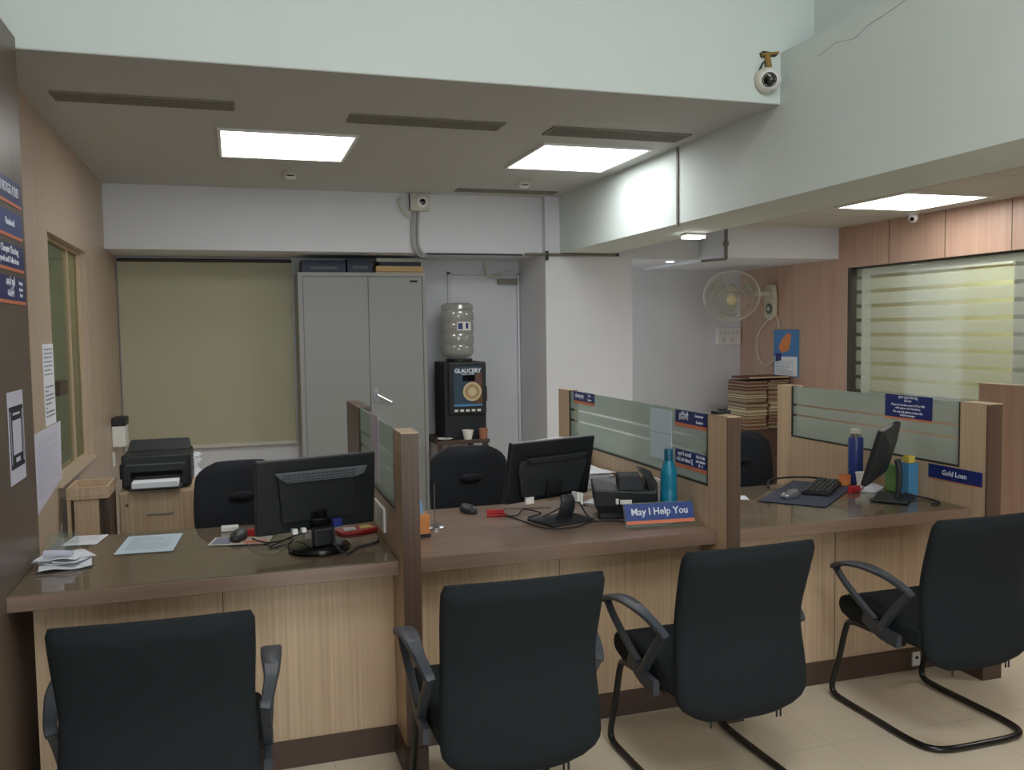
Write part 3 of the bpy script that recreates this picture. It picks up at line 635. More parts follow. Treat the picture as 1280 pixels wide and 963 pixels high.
# ------------------------------------------------------------------ small things, left counter
def sheet_stack(name, label, cat, loc, rz, sizes, mt='paper', rows=0, t=.0012):
    r = MB()
    zz = 0
    for i, (dx, dy, w, d, a) in enumerate(sizes):
        T = Matrix.Translation((dx, dy, zz)) @ Matrix.Rotation(math.radians(a), 4, 'Z'); r.T = T; r.box(-w/2, w/2, -d/2, d/2, 0, t, 0); zz += t+.0002
    if rows: lines(r, (-sizes[-1][2]*.38, sizes[-1][3]*.38, t), (1, 0, 0), (0, 1, 0), rows, sizes[-1][3]*.76/rows, sizes[-1][2]*.76, .004, 1)
    o = r.build(name, [mt, 'ink']); o.location = loc; o.rotation_euler = (0, 0, math.radians(rz)); return tag(o, label, cat)
sheet_stack('paper_sheet', 'printed white sheet lying flat on the left counter glass', 'paper', (-.345, .475, ZG), -4, [(0, 0, .21, .30, 0)], 'paper_b', 10)
sheet_stack('paper_sheet', 'small white sheet by the dark wall panel at the counter back', 'paper', (-.60, .63, ZG), -8, [(0, 0, .13, .17, 0)], 'paper', 4)
r = thing('bill_spike', 'metal spike with papers skewered on it at the left counter end', 'bill spike', (-.615, .245, ZG))
MB().lathe([(.04, 0), (.04, .004), (.004, .006)]).build('base', 'dark', r, True); MB().tube([(0, 0, .005), (.0, 0, .15)], .0018, 6, smooth=False).build('spike', 'alu', r)
for i, (dx, dy, w, d, a) in enumerate([(.01, -.02, .17, .14, 8), (0, 0, .16, .13, -22), (.015, .02, .15, .11, 30), (-.01, 0, .14, .12, -8)]):
    T = Matrix.Translation((dx, dy, .008+i*.007)) @ Matrix.Rotation(math.radians(a), 4, 'Z') @ Matrix.Rotation(math.radians(3*(-1)**i), 4, 'X')
    s_ = MB(T); n = 8
    for j in range(n):
        x0_, x1_ = -w/2+w*j/n, -w/2+w*(j+1)/n; z0_, z1_ = .004*math.sin(j*.9+i), .004*math.sin((j+1)*.9+i)
        s_.rings([[(x0_, -d/2, z0_), (x0_, d/2, z0_), (x0_, d/2, z0_+.0015), (x0_, -d/2, z0_+.0015)], [(x1_, -d/2, z1_), (x1_, d/2, z1_), (x1_, d/2, z1_+.0015), (x1_, -d/2, z1_+.0015)]], caps=j in (0, n-1))
    s_.build('paper_slip', 'paper', r)
s_ = MB(Matrix.Translation((-.01, -.03, .048)) @ Matrix.Rotation(math.radians(-18), 4, 'Z') @ Matrix.Rotation(PI/2, 4, 'Y')); s_.lathe([(.012, -.05), (.013, 0), (.010, .05)], n=12); s_.build('rolled_slip', 'paper_l', r, True)
r = MB(); r.box(-.05, .05, -.05, .05, 0, .05); o = r.build('glass_block', 'clear', bevel=.004); o.location = (-.665, .52, ZG); tag(o, 'small clear box behind the bill spike at the wall panel', 'box')
r = MB(Matrix.Rotation(math.radians(-12), 4, 'Z')); r.box(-.11, .12, -.07, .06, 0, .0015, 0).box(-.10, -.03, -.06, .05, .0016, .0022, 1).box(.02, .11, -.06, -.01, .0016, .0022, 2).box(-.02, .01, -.05, .04, .0016, .0022, 3)
o = r.build('leaflet', ['offw', 'ink', 'orange', 'maroon']); o.location = (-.005, .40, ZG); tag(o, 'coloured leaflet lying under the mouse on the left counter', 'paper')
def mouse(label, loc, rz, mt):
    r = thing('computer_mouse', label, 'mouse', loc, rz); b = MB()
    b.rings([[(w*math.cos(2*PI*i/20), l_*math.sin(2*PI*i/20), z_+dz*math.sin(2*PI*i/20)) for i in range(20)] for w, l_, z_, dz in ((.028, .05, 0, 0), (.032, .056, .010, 0), (.030, .053, .022, -.004), (.022, .042, .031, -.006), (.008, .016, .034, -.003))])
    b.build('body', mt, r, True); w = MB(Matrix.Translation((0, .028, .027)) @ Matrix.Rotation(PI/2, 4, 'Y')); w.lathe([(.006, -.003), (.006, .003)], n=12); w.build('scroll_wheel', 'dark', r); return r
mouse('dark grey mouse on the leaflet on the left counter', (-.01, .41, ZG+.0027), 160, 'char')
def stapler(label, loc, rz):
    r = thing('stapler', label, 'stapler', loc, rz); MB().box(-.045, .045, -.014, .014, 0, .010).build('base', 'red', r, bevel=.003)
    MB().box(-.045, .03, -.011, .011, .012, .028).box(-.045, -.03, -.011, .011, .0105, .012).build('top_arm', 'red', r, bevel=.004); return r
stapler('small red stapler left of the left monitor', (.07, .46, ZG), -10)
stapler('small red stapler beside the mouse on the middle counter', (1.085, .475, ZM), -15)
r = MB(); r.box(-.035, .035, -.02, .02, 0, .02); o = r.build('eraser_box', 'white', bevel=.003); o.location = (-.045, .60, ZG); tag(o, 'tiny white box behind the left counter mouse', 'box')
r = MB(); r.T = Matrix.Rotation(.2, 4, 'Z'); r.prism([(-.08, -.05), (0, -.06), (.08, -.03), (.075, .045), (-.02, .05), (-.085, .02)], (0, .012), 'Z', 0).prism([(-.06, -.03), (-.01, -.03), (.0, .02), (-.05, .03)], (.0125, .0145), 'Z', 1).prism([(.01, -.03), (.07, -.02), (.06, .03), (.02, .03)], (.0125, .0145), 'Z', 2)
o = r.build('snack_packet', ['red', 'white', 'yellow'], bevel=.003); o.location = (.455, .40, ZG); tag(o, 'red and white packet behind the left monitor base', 'packet')
def socket(label, x, y0, y1, z0, z1, n):
    r = thing('wall_socket', label, 'socket', (x, (y0+y1)/2, (z0+z1)/2)); h, v = abs(y1-y0)/2, abs(z1-z0)/2
    MB().box(-.012, -.0005, -h, h, -v, v).build('face_plate', 'white', r, bevel=.003); s_ = MB()
    for k in range(n):
        y = -h+(k+.5)*2*h/n; s_.box(-.0135, -.0121, y-h/n*.55, y+h/n*.55, -v*.55, v*.55)
    s_.build('socket_insert', 'offw', r, bevel=.002); return r
socket('white socket plate on the wooden partition beside the left monitor', P1[0], .15, .40, .80, .895, 3)
socket('white socket plate on the partition behind the teal bottle', P2[0], .34, .46, .79, .895, 1)

# ------------------------------------------------------------------ small things, middle counter
r = thing('tissue_box', 'orange tissue box with a blue and white tissue by the middle post', 'tissue box', (.664, .235, ZM), 4)
MB().box(-.055, .055, -.05, .05, 0, .088).build('box', 'tissue', r, bevel=.004); MB().box(-.056, .056, -.051, .051, 0, .014).build('lower_band', 'dark', r)
t = MB(); n = 12
t.rings([[(.035*math.cos(2*PI*i/n)*(1+.3*math.sin(3*i)), .02*math.sin(2*PI*i/n), .0885) for i in range(n)], [(.028*math.cos(2*PI*i/n)*(1+.35*math.sin(2*i+1)), .018*math.sin(2*PI*i/n), .13) for i in range(n)], [(.012*math.cos(2*PI*i/n), .01*math.sin(2*PI*i/n), .17) for i in range(n)]]); t.build('tissue', 'tis_b', r, smooth=True)
r = thing('bill_spike', 'empty bill spike on round metal base beside the tissue box', 'bill spike', (.775, .345, ZM)); MB().lathe([(.045, 0), (.045, .006), (.03, .012), (.004, .014)], n=28).build('base', 'chrome', r, True); MB().tube([(0, 0, .012), (.0, 0, .185)], .002, 6, smooth=False).build('spike', 'pipe', r)
mouse('black mouse in front of the staff chair on the middle counter', (.985, .59, ZM), 200, 'char')
# cheque scanner
r = thing('cheque_scanner', 'black desktop scanner with small white badge beside the teal bottle', 'scanner', (1.615, .29, ZM), -17); r.scale = (1.08, 1.0, 1.12)
b = MB(); b.rings([[(-.11, -.085, 0), (.12, -.085, 0), (.135, .05, 0), (.09, .10, 0), (-.10, .10, 0)], [(-.11, -.085, .022), (.125, -.085, .022), (.14, .05, .022), (.09, .10, .022), (-.10, .10, .022)], [(-.128, -.10, .055), (.125, -.10, .055), (.145, .05, .055), (.09, .115, .055), (-.118, .115, .055)], [(-.135, -.105, .118), (.12, -.105, .105), (.145, .05, .125), (.09, .12, .135), (-.125, .12, .13)]])
b.build('body', 'black', r, bevel=.005)
b = MB(); b.rings([[(-.035, -.095, .112), (.075, -.095, .108), (.085, .03, .125), (-.03, .03, .126)], [(-.03, -.08, .165), (.055, -.08, .165), (.06, .03, .168), (-.028, .03, .168)]]); b.build('feeder_box', 'blackmat', r, bevel=.004)
b = MB(); b.rings([[(.088, -.09, .108), (.12, -.09, .10), (.144, .06, .12), (.09, .10, .13)], [(.088, -.04, .15), (.10, -.04, .14), (.12, .06, .165), (.088, .08, .175)], [(.06, .03, .172), (.075, .03, .170), (.08, .07, .182), (.055, .075, .185)]]); b.build('paper_guide', 'black', r, bevel=.004)
MB().box(-.045, -.034, -.1085, -.1025, .062, .082).box(-.028, .018, -.1085, -.1025, .062, .078).build('badge', 'white', r)
# teal bottle
r = thing('water_bottle', 'teal ribbed bottle beside the help sign', 'bottle', (1.775, .175, ZM))
pf = [(.030, 0), (.036, .004), (.036, .12)]
for k in range(5): pf += [(.0345, .125+k*.014), (.0362, .132+k*.014)]
pf += [(.034, .205), (.026, .232), (.0175, .25)]
MB().lathe(pf, n=28).build('body', 'teal', r, True); MB().lathe([(.019, .2505), (.019, .296), (.017, .30)], n=24).build('cap', 'teal2', r, True)
# help sign
r = thing('desk_sign', 'blue "May I Help You" desk sign with orange lower stripe', 'sign', (1.668, .035, ZM), -6)
tl = math.radians(-22); T = Matrix.Translation((0, 0, .002)) @ Matrix.Rotation(tl, 4, 'X')
MB(T).box(-.150, .150, 0, .003, .02, .095).build('board', 'navy2', r); MB(T).box(-.150, .150, -.0012, 0, .0095, .024).build('stripe', 'orange', r)
MB(T).box(-.155, .155, .0032, .006, 0, .101).build('acrylic_back', 'clear', r); MB().box(-.155, .155, -.055, .004, 0, .0018).build('acrylic_foot', 'clear', r)
nn = T.to_3x3() @ Vector((0, -1, 0)); uu = T.to_3x3() @ Vector((0, 0, 1))
text('May I Help You', .042, T @ Vector((0, -.001, .060)), (1, 0, 0), uu, 'wht', r, bold=.0005, wide=.95)
# side table with papers, beyond the counter
r = thing('side_table', 'pale laminate side table behind the middle counter, along the partition', 'table'); MB().box(1.53, 1.828, .76, 1.50, .715, .745).build('tabletop', 'lam', r, bevel=.003); MB().box(1.55, 1.82, .78, 1.48, .0, .714).build('body', 'lam', r)
zt = .7455
bx = [(1.70, 1.30, .17, .22, .215, 3, 'white', 'tall white carton on the side table behind the middle monitor'), (1.69, .97, .2, .26, .04, -6, 'offw', 'flat pale carton of papers on the side table, nearest the scanner')]
for x, y, w, d_, h, a, mt_, lab in bx:
    b = MB(); b.box(-w/2, w/2, -d_/2, d_/2, 0, h, 0); b.box(-w/2-.001, w/2+.001, -d_/2-.001, d_/2+.001, h*.72, h*.75, 1); o = b.build('carton', [mt_, 'ink'], bevel=.003); o.location = (x, y, zt); o.rotation_euler.z = math.radians(a); tag(o, lab, 'box')
sheet_stack('paper_stack', 'messy pile of white papers on the flat carton behind the scanner', 'paper stack', (1.69, .97, zt+.0405), 5, [(0.004*random.uniform(-3, 3), .004*random.uniform(-3, 3), .21, .29, random.uniform(-14, 14)) for _ in range(22)], 'paper', 6, .0032)
sheet_stack('paper_stack', 'white papers with a dark folder on top of the tall carton', 'paper stack', (1.70, 1.30, zt+.2155), 12, [(0, 0, .2, .2, 4*i) for i in range(4)], 'paper', 0, .003)
sheet_stack('paper_sheet', 'crumpled white slip between the middle monitor and the scanner', 'paper', (1.60, .56, ZM), 20, [(0, 0, .12, .1, 8*i) for i in range(4)], 'paper', 2, .003)

# ------------------------------------------------------------------ small things, right counter
o = MB(Matrix.Rotation(math.radians(40), 4, 'Z')).box(-.31, .31, -.155, .155, 0, .003).build('mouse_mat', 'mat_b', bevel=.001); o.location = (2.665, .42, ZG); tag(o, 'large dark blue mat under keyboard and mouse on the right counter', 'desk mat')
r = thing('keyboard', 'black keyboard lying on the dark blue mat', 'keyboard', (2.79, .475, ZG+.0035), 43); MB().box(-.20, .20, -.065, .065, 0, .018).build('body', 'black', r, bevel=.004)
k_ = MB()
for j in range(5):
    for i in range(17): k_.box(-.19+i*.0225, -.172+i*.0225, -.055+j*.023, -.037+j*.023, .0185, .023)
k_.build('keys', 'char', r)
mouse('silver and black mouse on the dark blue mat', (2.51, .345, ZG+.0035), 100, 'mouse_s')
r = thing('water_bottle', 'dark blue steel bottle with silver neck on the right counter', 'bottle', (3.055, .56, ZG)); MB().lathe([(.033, 0), (.037, .004), (.037, .235), (.030, .245)], n=28).build('body', 'blue', r, True); MB().lathe([(.026, .2455), (.026, .262)], n=24).build('neck_ring', 'chrome', r, True); MB().lathe([(.028, .2625), (.028, .283), (.024, .286)], n=24).build('cap', 'offw', r, True)
r = thing('paper_cup', 'white paper cup in front of the dark blue bottle', 'cup', (3.00, .44, ZG)); MB().lathe([(.024, 0), (.033, .075), (.035, .075), (.035, .079), (.030, .079), (.022, .006)], n=24).build('cup_body', 'white', r, True)
r = thing('pen_holder', 'orange wooden pen cup left of the paper cup', 'pen holder', (2.965, .53, ZG)); MB().lathe([(.030, 0), (.030, .055), (.026, .055), (.026, .01)], n=20).build('cup_body', 'porange', r, True)
stapler('small red stapler in front of the paper cup, right counter', (2.90, .37, ZG), 20)
sheet_stack('paper_stack', 'crumpled white papers under the edge-on monitor', 'paper stack', (2.99, .36, ZG), 30, [(.003*i, 0, .10, .07, 9*i) for i in range(6)], 'paper', 2, .004)
sheet_stack('paper_sheet', 'corner of a white sheet beside the post on the right counter', 'paper', (2.27, .45, ZG), -20, [(0, 0, .12, .10, 0)], 'paper', 0)
b = MB(); b.box(-.025, .025, -.04, .04, 0, .13); o = b.build('carton', 'green', bevel=.003); o.location = (3.09, .315, ZG); o.rotation_euler.z = .05; tag(o, 'green carton behind the edge-on monitor on the right counter', 'box')
r = thing('carton', 'blue box with yellow top behind the edge-on monitor', 'box', (3.085, .215, ZG), 3); MB().box(-.03, .03, -.03, .03, 0, .155).build('box_body', 'skyb', r, bevel=.003); MB().box(-.02, .02, -.02, .02, .1555, .19).build('box_top', 'yellow', r, bevel=.004)
r = MB(); r.box(-.03, .012, -.03, .05, 0, .014).box(-.02, .0, .0, .045, .0145, .022); o = r.build('stapler', 'char', bevel=.003); o.location = (1.868, -.10, 1.2315); o.rotation_euler.z = -1.2; tag(o, 'small dark stapler resting on top of the middle post', 'stapler')

# ------------------------------------------------------------------ signs on partitions and wall
def sign_x(x, y0, y1, z0, z1, label, rows, side=-1, col_='navy', stripe=.22, name='wall_sign'):
    """flat sign in a plane X=const. side -1: read from -X, right = -Y"""
    r = thing(name, label, 'sign', (x, (y0+y1)/2, (z0+z1)/2)); h, v = (y1-y0)/2, (z1-z0)/2; t = .003
    xa, xb = (-t, -.0003) if side < 0 else (.0003, t)
    MB().box(xa, xb, -h, h, -v+2*v*stripe, v).build('board', col_, r)
    if stripe: MB().box(xa, xb, -h, h, -v, -v+2*v*stripe-.0005).build('stripe', 'orange', r)
    rt = (0, -1, 0) if side < 0 else (0, 1, 0); sg = -1 if side < 0 else 1
    for s_, size, u, w_ in rows:
        text(s_, size, ((-t-.0004) if side < 0 else t+.0004, sg*u*h, -v+2*v*stripe+w_*2*v*(1-stripe)), rt, (0, 0, 1), 'wht', r, bold=.0001)
    return r
xs = P2[0]+.0075
sign_x(xs, 1.15, 1.45, 1.165, 1.231, 'blue sign at the far end of the middle partition glass', [('कोषाध्यक्ष', .030, -.42, .5), ('Cash', .018, .55, .72), ('Counter', .018, .55, .28)])
sign_x(xs, -.042, .233, 1.155, 1.226, 'blue sign high on the middle partition glass nearest the post', [('हितैषी', .038, -.45, .5), ('Customer', .018, .5, .72), ('Counter', .018, .55, .25)])
sign_x(xs, -.042, .233, .975, 1.052, 'blue sign low on the middle partition glass nearest the post', [('क्या मैं आपकी', .022, -.4, .7), ('मदद कर सकता हूँ', .022, -.4, .3), ('May I help', .018, .6, .78), ('you please', .018, .6, .48), ('10 - 4', .016, .6, .18)])
o = MB(); o.box(xs-.0022, xs-.0005, .27, .48, .985, 1.215, 0).box(xs-.0030, xs-.0023, .272, .478, 1.105, 1.107, 1); tag(o.build('paper_sheet', ['paper_b', 'ink']), 'pale blue sheet taped on the middle partition glass', 'paper')
xs = P3[0]+.0075
sign_x(xs, .12, .435, 1.115, 1.236, 'dark blue notice with small white lines on the right partition glass', [('सूचना ग्राहक सेवा हेतु', .016, 0, .9), ('बैंक समय', .014, 0, .74), ('Please do not share your OTP or PIN', .0145, 0, .56), ('with anyone over the phone', .0145, 0, .42), ('For any help please contact the', .0155, 0, .25), ('branch manager', .0155, 0, .11)], stripe=.08)
sign_x(P3[0], -.185, .13, .856, .924, 'blue "Gold Loan" sign on the right partition below the glass', [('Gold Loan', .034, .0, .5)], stripe=.06, col_='navy')
o = MB(); xs = P1[0]+.0075; o.box(xs-.0022, xs-.0005, .33, .55, .97, 1.24, 0); tag(o.build('paper_sheet', ['paper_l', 'ink']), 'white sheet taped on the left partition glass', 'paper')
for (z0, z1, lab, rows) in ((2.037, 2.125, 'topmost blue sign on the dark left wall panel', [('NEFT / RTGS / DD', .048, .0, .5)]),
                            (1.923, 2.013, 'second blue sign from the top on the dark left wall panel', [('Passbook', .034, .2, .5)]),
                            (1.809, 1.900, 'third blue sign from the top on the dark left wall panel', [('Cheque Clearing', .036, .1, .74), ('Deposit and Collections', .030, .0, .3)]),
                            (1.697, 1.790, 'lowest blue sign on the dark left wall panel', [('अपने पूछे', .036, .05, .72), ('काउंटर', .036, .05, .28), ('Enquiry', .018, .72, .78), ('Service', .018, .72, .5), ('Desk', .018, .72, .25)])):
    sign_x(XL, -.10, .345, z0, z1, lab, rows, side=1, stripe=.13, col_='navy2' if z0 < 2.02 and z0 > 1.9 else 'navy')
# payment poster (its code is left out)
r = thing('poster', 'narrow white poster with a black frame on the dark left wall panel', 'poster', (XL, .125, 1.245), 0)
MB().box(.0003, .0015, -.108, .108, -.155, .155).build('sheet', 'paper_l', r); MB().box(.0016, .0022, -.096, .096, -.105, .105).build('black_panel', 'dark', r); MB().box(.0023, .0028, -.060, .060, -.058, .058).build('blank_field', 'paper_l', r)
MB().box(.0023, .0028, -.085, -.080, -.09, .09).box(.0023, .0028, .080, .085, -.09, .09).box(.0023, .0028, -.05, .05, .075, .083).box(.0023, .0028, -.03, .03, -.085, -.07).build('print', 'paper_l', r)
o = MB(); o.box(-.8597, -.858, 1.35, 1.60, 1.16, 1.548, 0); lines(o, (-.8575, 1.37, 1.52), (0, 1, 0), (0, 0, 1), 7, .02, .2, .006, 1); lines(o, (-.8575, 1.37, 1.34), (0, 1, 0), (0, 0, 1), 8, .02, .2, .008, 1)
tag(o.build('notice_sheet', ['paper', 'ink']), 'white printed notice on the left wall just before the cash window', 'paper')
o = MB(); o.prism([(1.025, .785), (1.66, .872), (1.69, 1.158), (1.055, 1.152)], (-.8565, -.8555), 'X', 0)
lines(o, (-.8550, 1.12, 1.11), (0, 1, 0), (0, 0, 1), 22, .012, .5, .003, 1)
tag(o.build('notice_sheet', ['paper_l', 'ink2']), 'large lilac printed sheet hanging below the notice on the left wall', 'paper')

# ------------------------------------------------------------------ furniture behind the left counter
r = thing('drawer_unit', 'light wooden three-drawer unit under the black printer', 'drawer unit', (-.425, 2.05, 0))
MB().box(-.19, .19, -.23, .27, 0, .75).build('body', 'lam', r, bevel=.002)
for k in range(3):
    z0 = .03+k*.24; d_ = MB().box(-.184, .184, -.245, -.231, z0, z0+.232).build('drawer', 'lam', r, bevel=.003)
    MB().tube([(-.05, -.246, z0+.12), (-.05, -.262, z0+.12), (.08, -.262, z0+.12), (.08, -.246, z0+.12)], .005, 6, smooth=False).build('handle', 'alu', d_)
MB(Matrix.Translation((-.15, -.246, .68)) @ Matrix.Rotation(PI/2, 4, 'X')).lathe([(.008, 0), (.008, .004)], n=12).build('lock', 'maroon', r)
r = thing('printer', 'black laser printer with white paper tray on the drawer unit', 'printer', (-.425, 1.98, .7505))
MB().box(-.175, .175, -.14, .20, .01, .19).build('body', 'black', r, bevel=.012, seg=3)
b = MB(); b.rings([[(-.165, .05, .191), (.165, .05, .191), (.165, .19, .191), (-.165, .19, .191)], [(-.155, .14, .24), (.155, .14, .24), (.155, .185, .24), (-.155, .185, .24)]]); b.build('rear_tray', 'char', r, bevel=.006)
MB().box(-.13, .13, -.145, -.1405, .065, .10).build('front_slot', 'gloss', r); MB().box(-.13, .13, -.27, -.141, .022, .030).build('output_tray', 'char', r, bevel=.002)
MB().box(-.115, .115, -.26, -.1415, .0305, .058).build('paper_pile', 'paper', r); MB().box(-.15, .15, -.145, -.1405, .135, .142).build('cassette_lip', 'grill', r)
MB().box(-.15, .15, -.10, .15, 0, .0099).build('foot', 'char', r); MB().box(-.195, -.176, -.05, .06, .05, .13).build('side_handle', 'char', r, bevel=.005)
sheet_stack('newspaper', 'crumpled newspaper on the drawer unit beside the printer', 'newspaper', (-.29, 2.26, .7505), 10, [(0, 0, .12+.01*(i % 3), .08, 17*i) for i in range(12)], 'paper', 3, .011)
r = thing('wooden_stand', 'open-topped wooden tray stand below the cash window', 'stand', (-.712, 1.72, 0))
t = MB(); t.box(-.115, .08, -.14, -.125, .78, .826).box(-.115, .08, .125, .14, .78, .826).box(-.115, -.10, -.125, .125, .78, .826).box(.065, .08, -.125, .125, .78, .826).box(-.115, .08, -.14, .14, .765, .7795); t.build('tray', 'lam', r, bevel=.002)
MB().box(-.085, .03, -.12, .12, 0, .7645).build('centre_panel', 'lam', r); MB().box(-.114, -.098, -.13, .13, 0, .7645).build('leg', 'lam', r); MB().box(.062, .079, -.13, .13, 0, .7645).build('leg', 'kick', r)
r = thing('sanitiser_box', 'small white box with a black top on the left wall behind the printer', 'box', (-.8595, 3.68, .895)); MB().box(0.0005, .09, -.09, .09, -.11, .04).build('box_body', 'white', r, bevel=.006); MB().box(.0005, .095, -.095, .095, .041, .10).build('box_top', 'black', r, bevel=.006)
r = thing('switch_plate', 'small white switch plate low on the left wall near the blind', 'switch', (-.8595, 3.6, .70)); MB().box(.0005, .012, -.05, .05, -.05, .05).build('face_plate', 'white', r, bevel=.003); MB().box(.0122, .017, -.02, .02, -.03, .03).build('switch', 'offw', r)

# ------------------------------------------------------------------ wardrobe and things on it
r = thing('wardrobe', 'tall grey steel two-door wardrobe against the back wall', 'wardrobe', (.985, 3.80, 0))
MB().box(-.505, .505, .012, .42, 0, 2.055).build('body', 'steel', r, bevel=.003)
f = MB(); f.box(-.505, -.47, -.004, .0115, 0, 2.055).box(.475, .505, -.004, .0115, 0, 2.055).box(-.47, .475, -.004, .0115, 2.025, 2.055).box(-.47, .475, -.004, .0115, 0, .05); f.build('door_frame', 'steel', r)
dl = MB().box(-.467, .034, -.002, .0115, .054, 2.021).build('door', 'steel', r, bevel=.002); dr = MB().box(.039, .472, -.002, .0115, .054, 2.021).build('door', 'steel', r, bevel=.002)
h = MB(); h.box(.066, .11, -.006, -.0022, 1.02, 1.13); h.build('lock_plate', 'chrome', dr, bevel=.002)
h = MB(); h.tube([(.088, -.008, 1.085), (.09, -.04, 1.08), (.20, -.045, 1.02)], .008, 8, smooth=False); h.build('handle', 'chrome', dr)
MB().box(.375, .435, -.0035, -.0021, 1.978, 1.995).build('badge', 'dark', dr)
zt = 2.0555
for i, (x, w, h_, mt_, lab) in enumerate(((-.295, .34, .10, 'filebl', 'dark blue file box on the left of the wardrobe top'), (-.01, .2, .115, 'filebl', 'dark blue file box in the middle of the wardrobe top'))):
    b = MB(); b.box(-w/2, w/2, -.14, .14, 0, h_, 0).box(-w*.3, w*.3, -.1412, -.1402, h_*.3, h_*.5, 1); o = b.build('file_box', [mt_, 'grill'], bevel=.006); o.location = (.985+x, 4.02, zt); tag(o, lab, 'file box')
b = MB(); b.box(-.19, .19, -.15, .15, 0, .055, 0).box(-.188, .188, -.1512, -.15, .008, .012, 1); o = b.build('carton', ['tan', 'brown'], bevel=.003); o.location = (1.288, 3.99, zt); tag(o, 'flat tan carton on the right of the wardrobe top', 'box')
b = MB(); b.box(-.17, .17, -.12, .12, 0, .035); o = b.build('file_box', 'filebl', bevel=.003); o.location = (1.30, 4.0, zt+.056); tag(o, 'thin dark folder lying on the tan carton over the wardrobe', 'file')
b = MB(); b.box(-.18, .18, -.1, .1, 0, .012).box(-.18, .18, -.1, -.094, .012, .03); o = b.build('plastic_tray', 'offw', bevel=.003); o.location = (1.285, 3.99, zt+.0915); o.rotation_euler = (0, 0, .03); tag(o, 'pale plastic tray on top of the folder above the wardrobe', 'tray')

# ------------------------------------------------------------------ coffee machine, bottle, table
r = thing('side_table', 'dark table under the coffee machine beside the wardrobe', 'table', (1.83, 3.90, 0)); MB().box(-.31, .13, -.27, .27, .67, .70).build('tabletop', 'kick', r, bevel=.003)
for sx in (-.28, .10):
    for sy in (-.24, .24): MB().box(sx-.02, sx+.02, sy-.02, sy+.02, 0, .6695).build('leg', 'kick', r)
r = thing('coffee_machine', 'dark blue coffee vending machine with a cup poster', 'vending machine', (1.805, 3.74, .7005))
MB().box(-.192, .158, .0, .36, 0, .625).build('body', 'blackmat', r, bevel=.006)
fp = MB().box(-.16, .156, -.022, -.0005, .20, .622).build('front_door', 'black', r, bevel=.006); MB().box(-.15, .146, -.03, -.0005, .0, .03).build('drip_tray', 'black', r, bevel=.004)
MB().box(-.118, .120, -.0245, -.0222, .265, .590).build('poster', 'poster', fp)
b = MB(); b.prism([(.03, .50), (.12, .55), (.12, .28), (.05, .28)], (-.0262, -.0247), 'Y'); b.build('poster_shade', 'poster2', fp)
cp = MB(Matrix.Translation((.035, -.0265, .385)) @ Matrix.Rotation(PI/2, 4, 'X')); cp.lathe([(.078, 0), (.078, .002)], n=28, mi=0).lathe([(.062, .0022), (.062, .003)], n=28, mi=1).lathe([(.035, .0032), (.035, .004)], n=28, mi=0); cp.build('cup_picture', ['cream', 'cream2'], fp)
MB().box(-.045, .06, -.029, -.0263, .472, .520).build('display', 'gloss', fp); MB().box(-.118, .12, -.0262, -.0247, .265, .283).build('light_strip', 'skyb', fp)
bt = MB()
for k in range(5): bt.box(-.115+k*.048, -.085+k*.048, -.0245, -.0222, .222, .240)
bt.build('buttons', 'white', fp); text('GLAUCERY', .048, (0, -.0255, .555), (1, 0, 0), (0, 0, 1), 'wht', fp, bold=.0012, wide=.92); text('FRESH COFFEE', .016, (0, -.0255, .528), (1, 0, 0), (0, 0, 1), 'wht', fp)
MB().box(.159, .175, .02, .06, .30, .42).build('lock_knob', 'black', r, bevel=.003)
MB().lathe([(.11, .6255), (.11, .65)], (-.02, .17, 0), 28).build('bottle_collar', 'black', r, True)
r = thing('water_bottle', 'large clear upside-down water bottle on the coffee machine', 'bottle', (1.775, 3.92, 1.3510))
pf = [(.05, 0), (.115, .02), (.135, .05), (.135, .10)]
for k in range(3): pf += [(.128, .115+k*.095), (.137, .135+k*.095), (.137, .185+k*.095)]
pf += [(.128, .40), (.137, .415), (.13, .445), (.10, .462), (.02, .466)]
MB().lathe(pf, n=36).build('body', 'bottle', r, True)
lb = MB(); lb.rings([[(.1385*math.sin(a), -.1385*math.cos(a), z_) for a in [(-.25+.95*i/10) for i in range(11)]] for z_ in (.235, .305)], closed=False); lb.build('label', 'white', r)
lb = MB(); lb.rings([[(.1395*math.sin(a), -.1395*math.cos(a), z_) for a in [(-.20+.28*i/6) for i in range(7)]] for z_ in (.243, .295)], closed=False); lb.rings([[(.1395*math.sin(a), -.1395*math.cos(a), z_) for a in [(.28+.18*i/6) for i in range(7)]] for z_ in (.25, .295)], closed=False); lb.build('label_print', 'navy', r)
r = thing('paper_cup', 'white cup in front of the coffee machine', 'cup', (1.785, 3.67, .7005)); MB().lathe([(.032, 0), (.048, .075), (.045, .075), (.03, .005)], n=24).build('cup_body', 'white', r, True)
r = thing('steel_tumbler', 'copper coloured tumbler at the right of the white cup', 'cup', (1.915, 3.67, .7005)); MB().lathe([(.034, 0), (.038, .085), (.036, .085), (.032, .005)], n=24).build('cup_body', 'copper', r, True)
r = thing('saucer', 'white saucer on the table left of the white cup', 'plate', (1.60, 3.70, .7005)); MB().lathe([(.04, 0), (.065, .012), (.062, .014), (.03, .006)], n=28).build('plate_body', 'white', r, True)

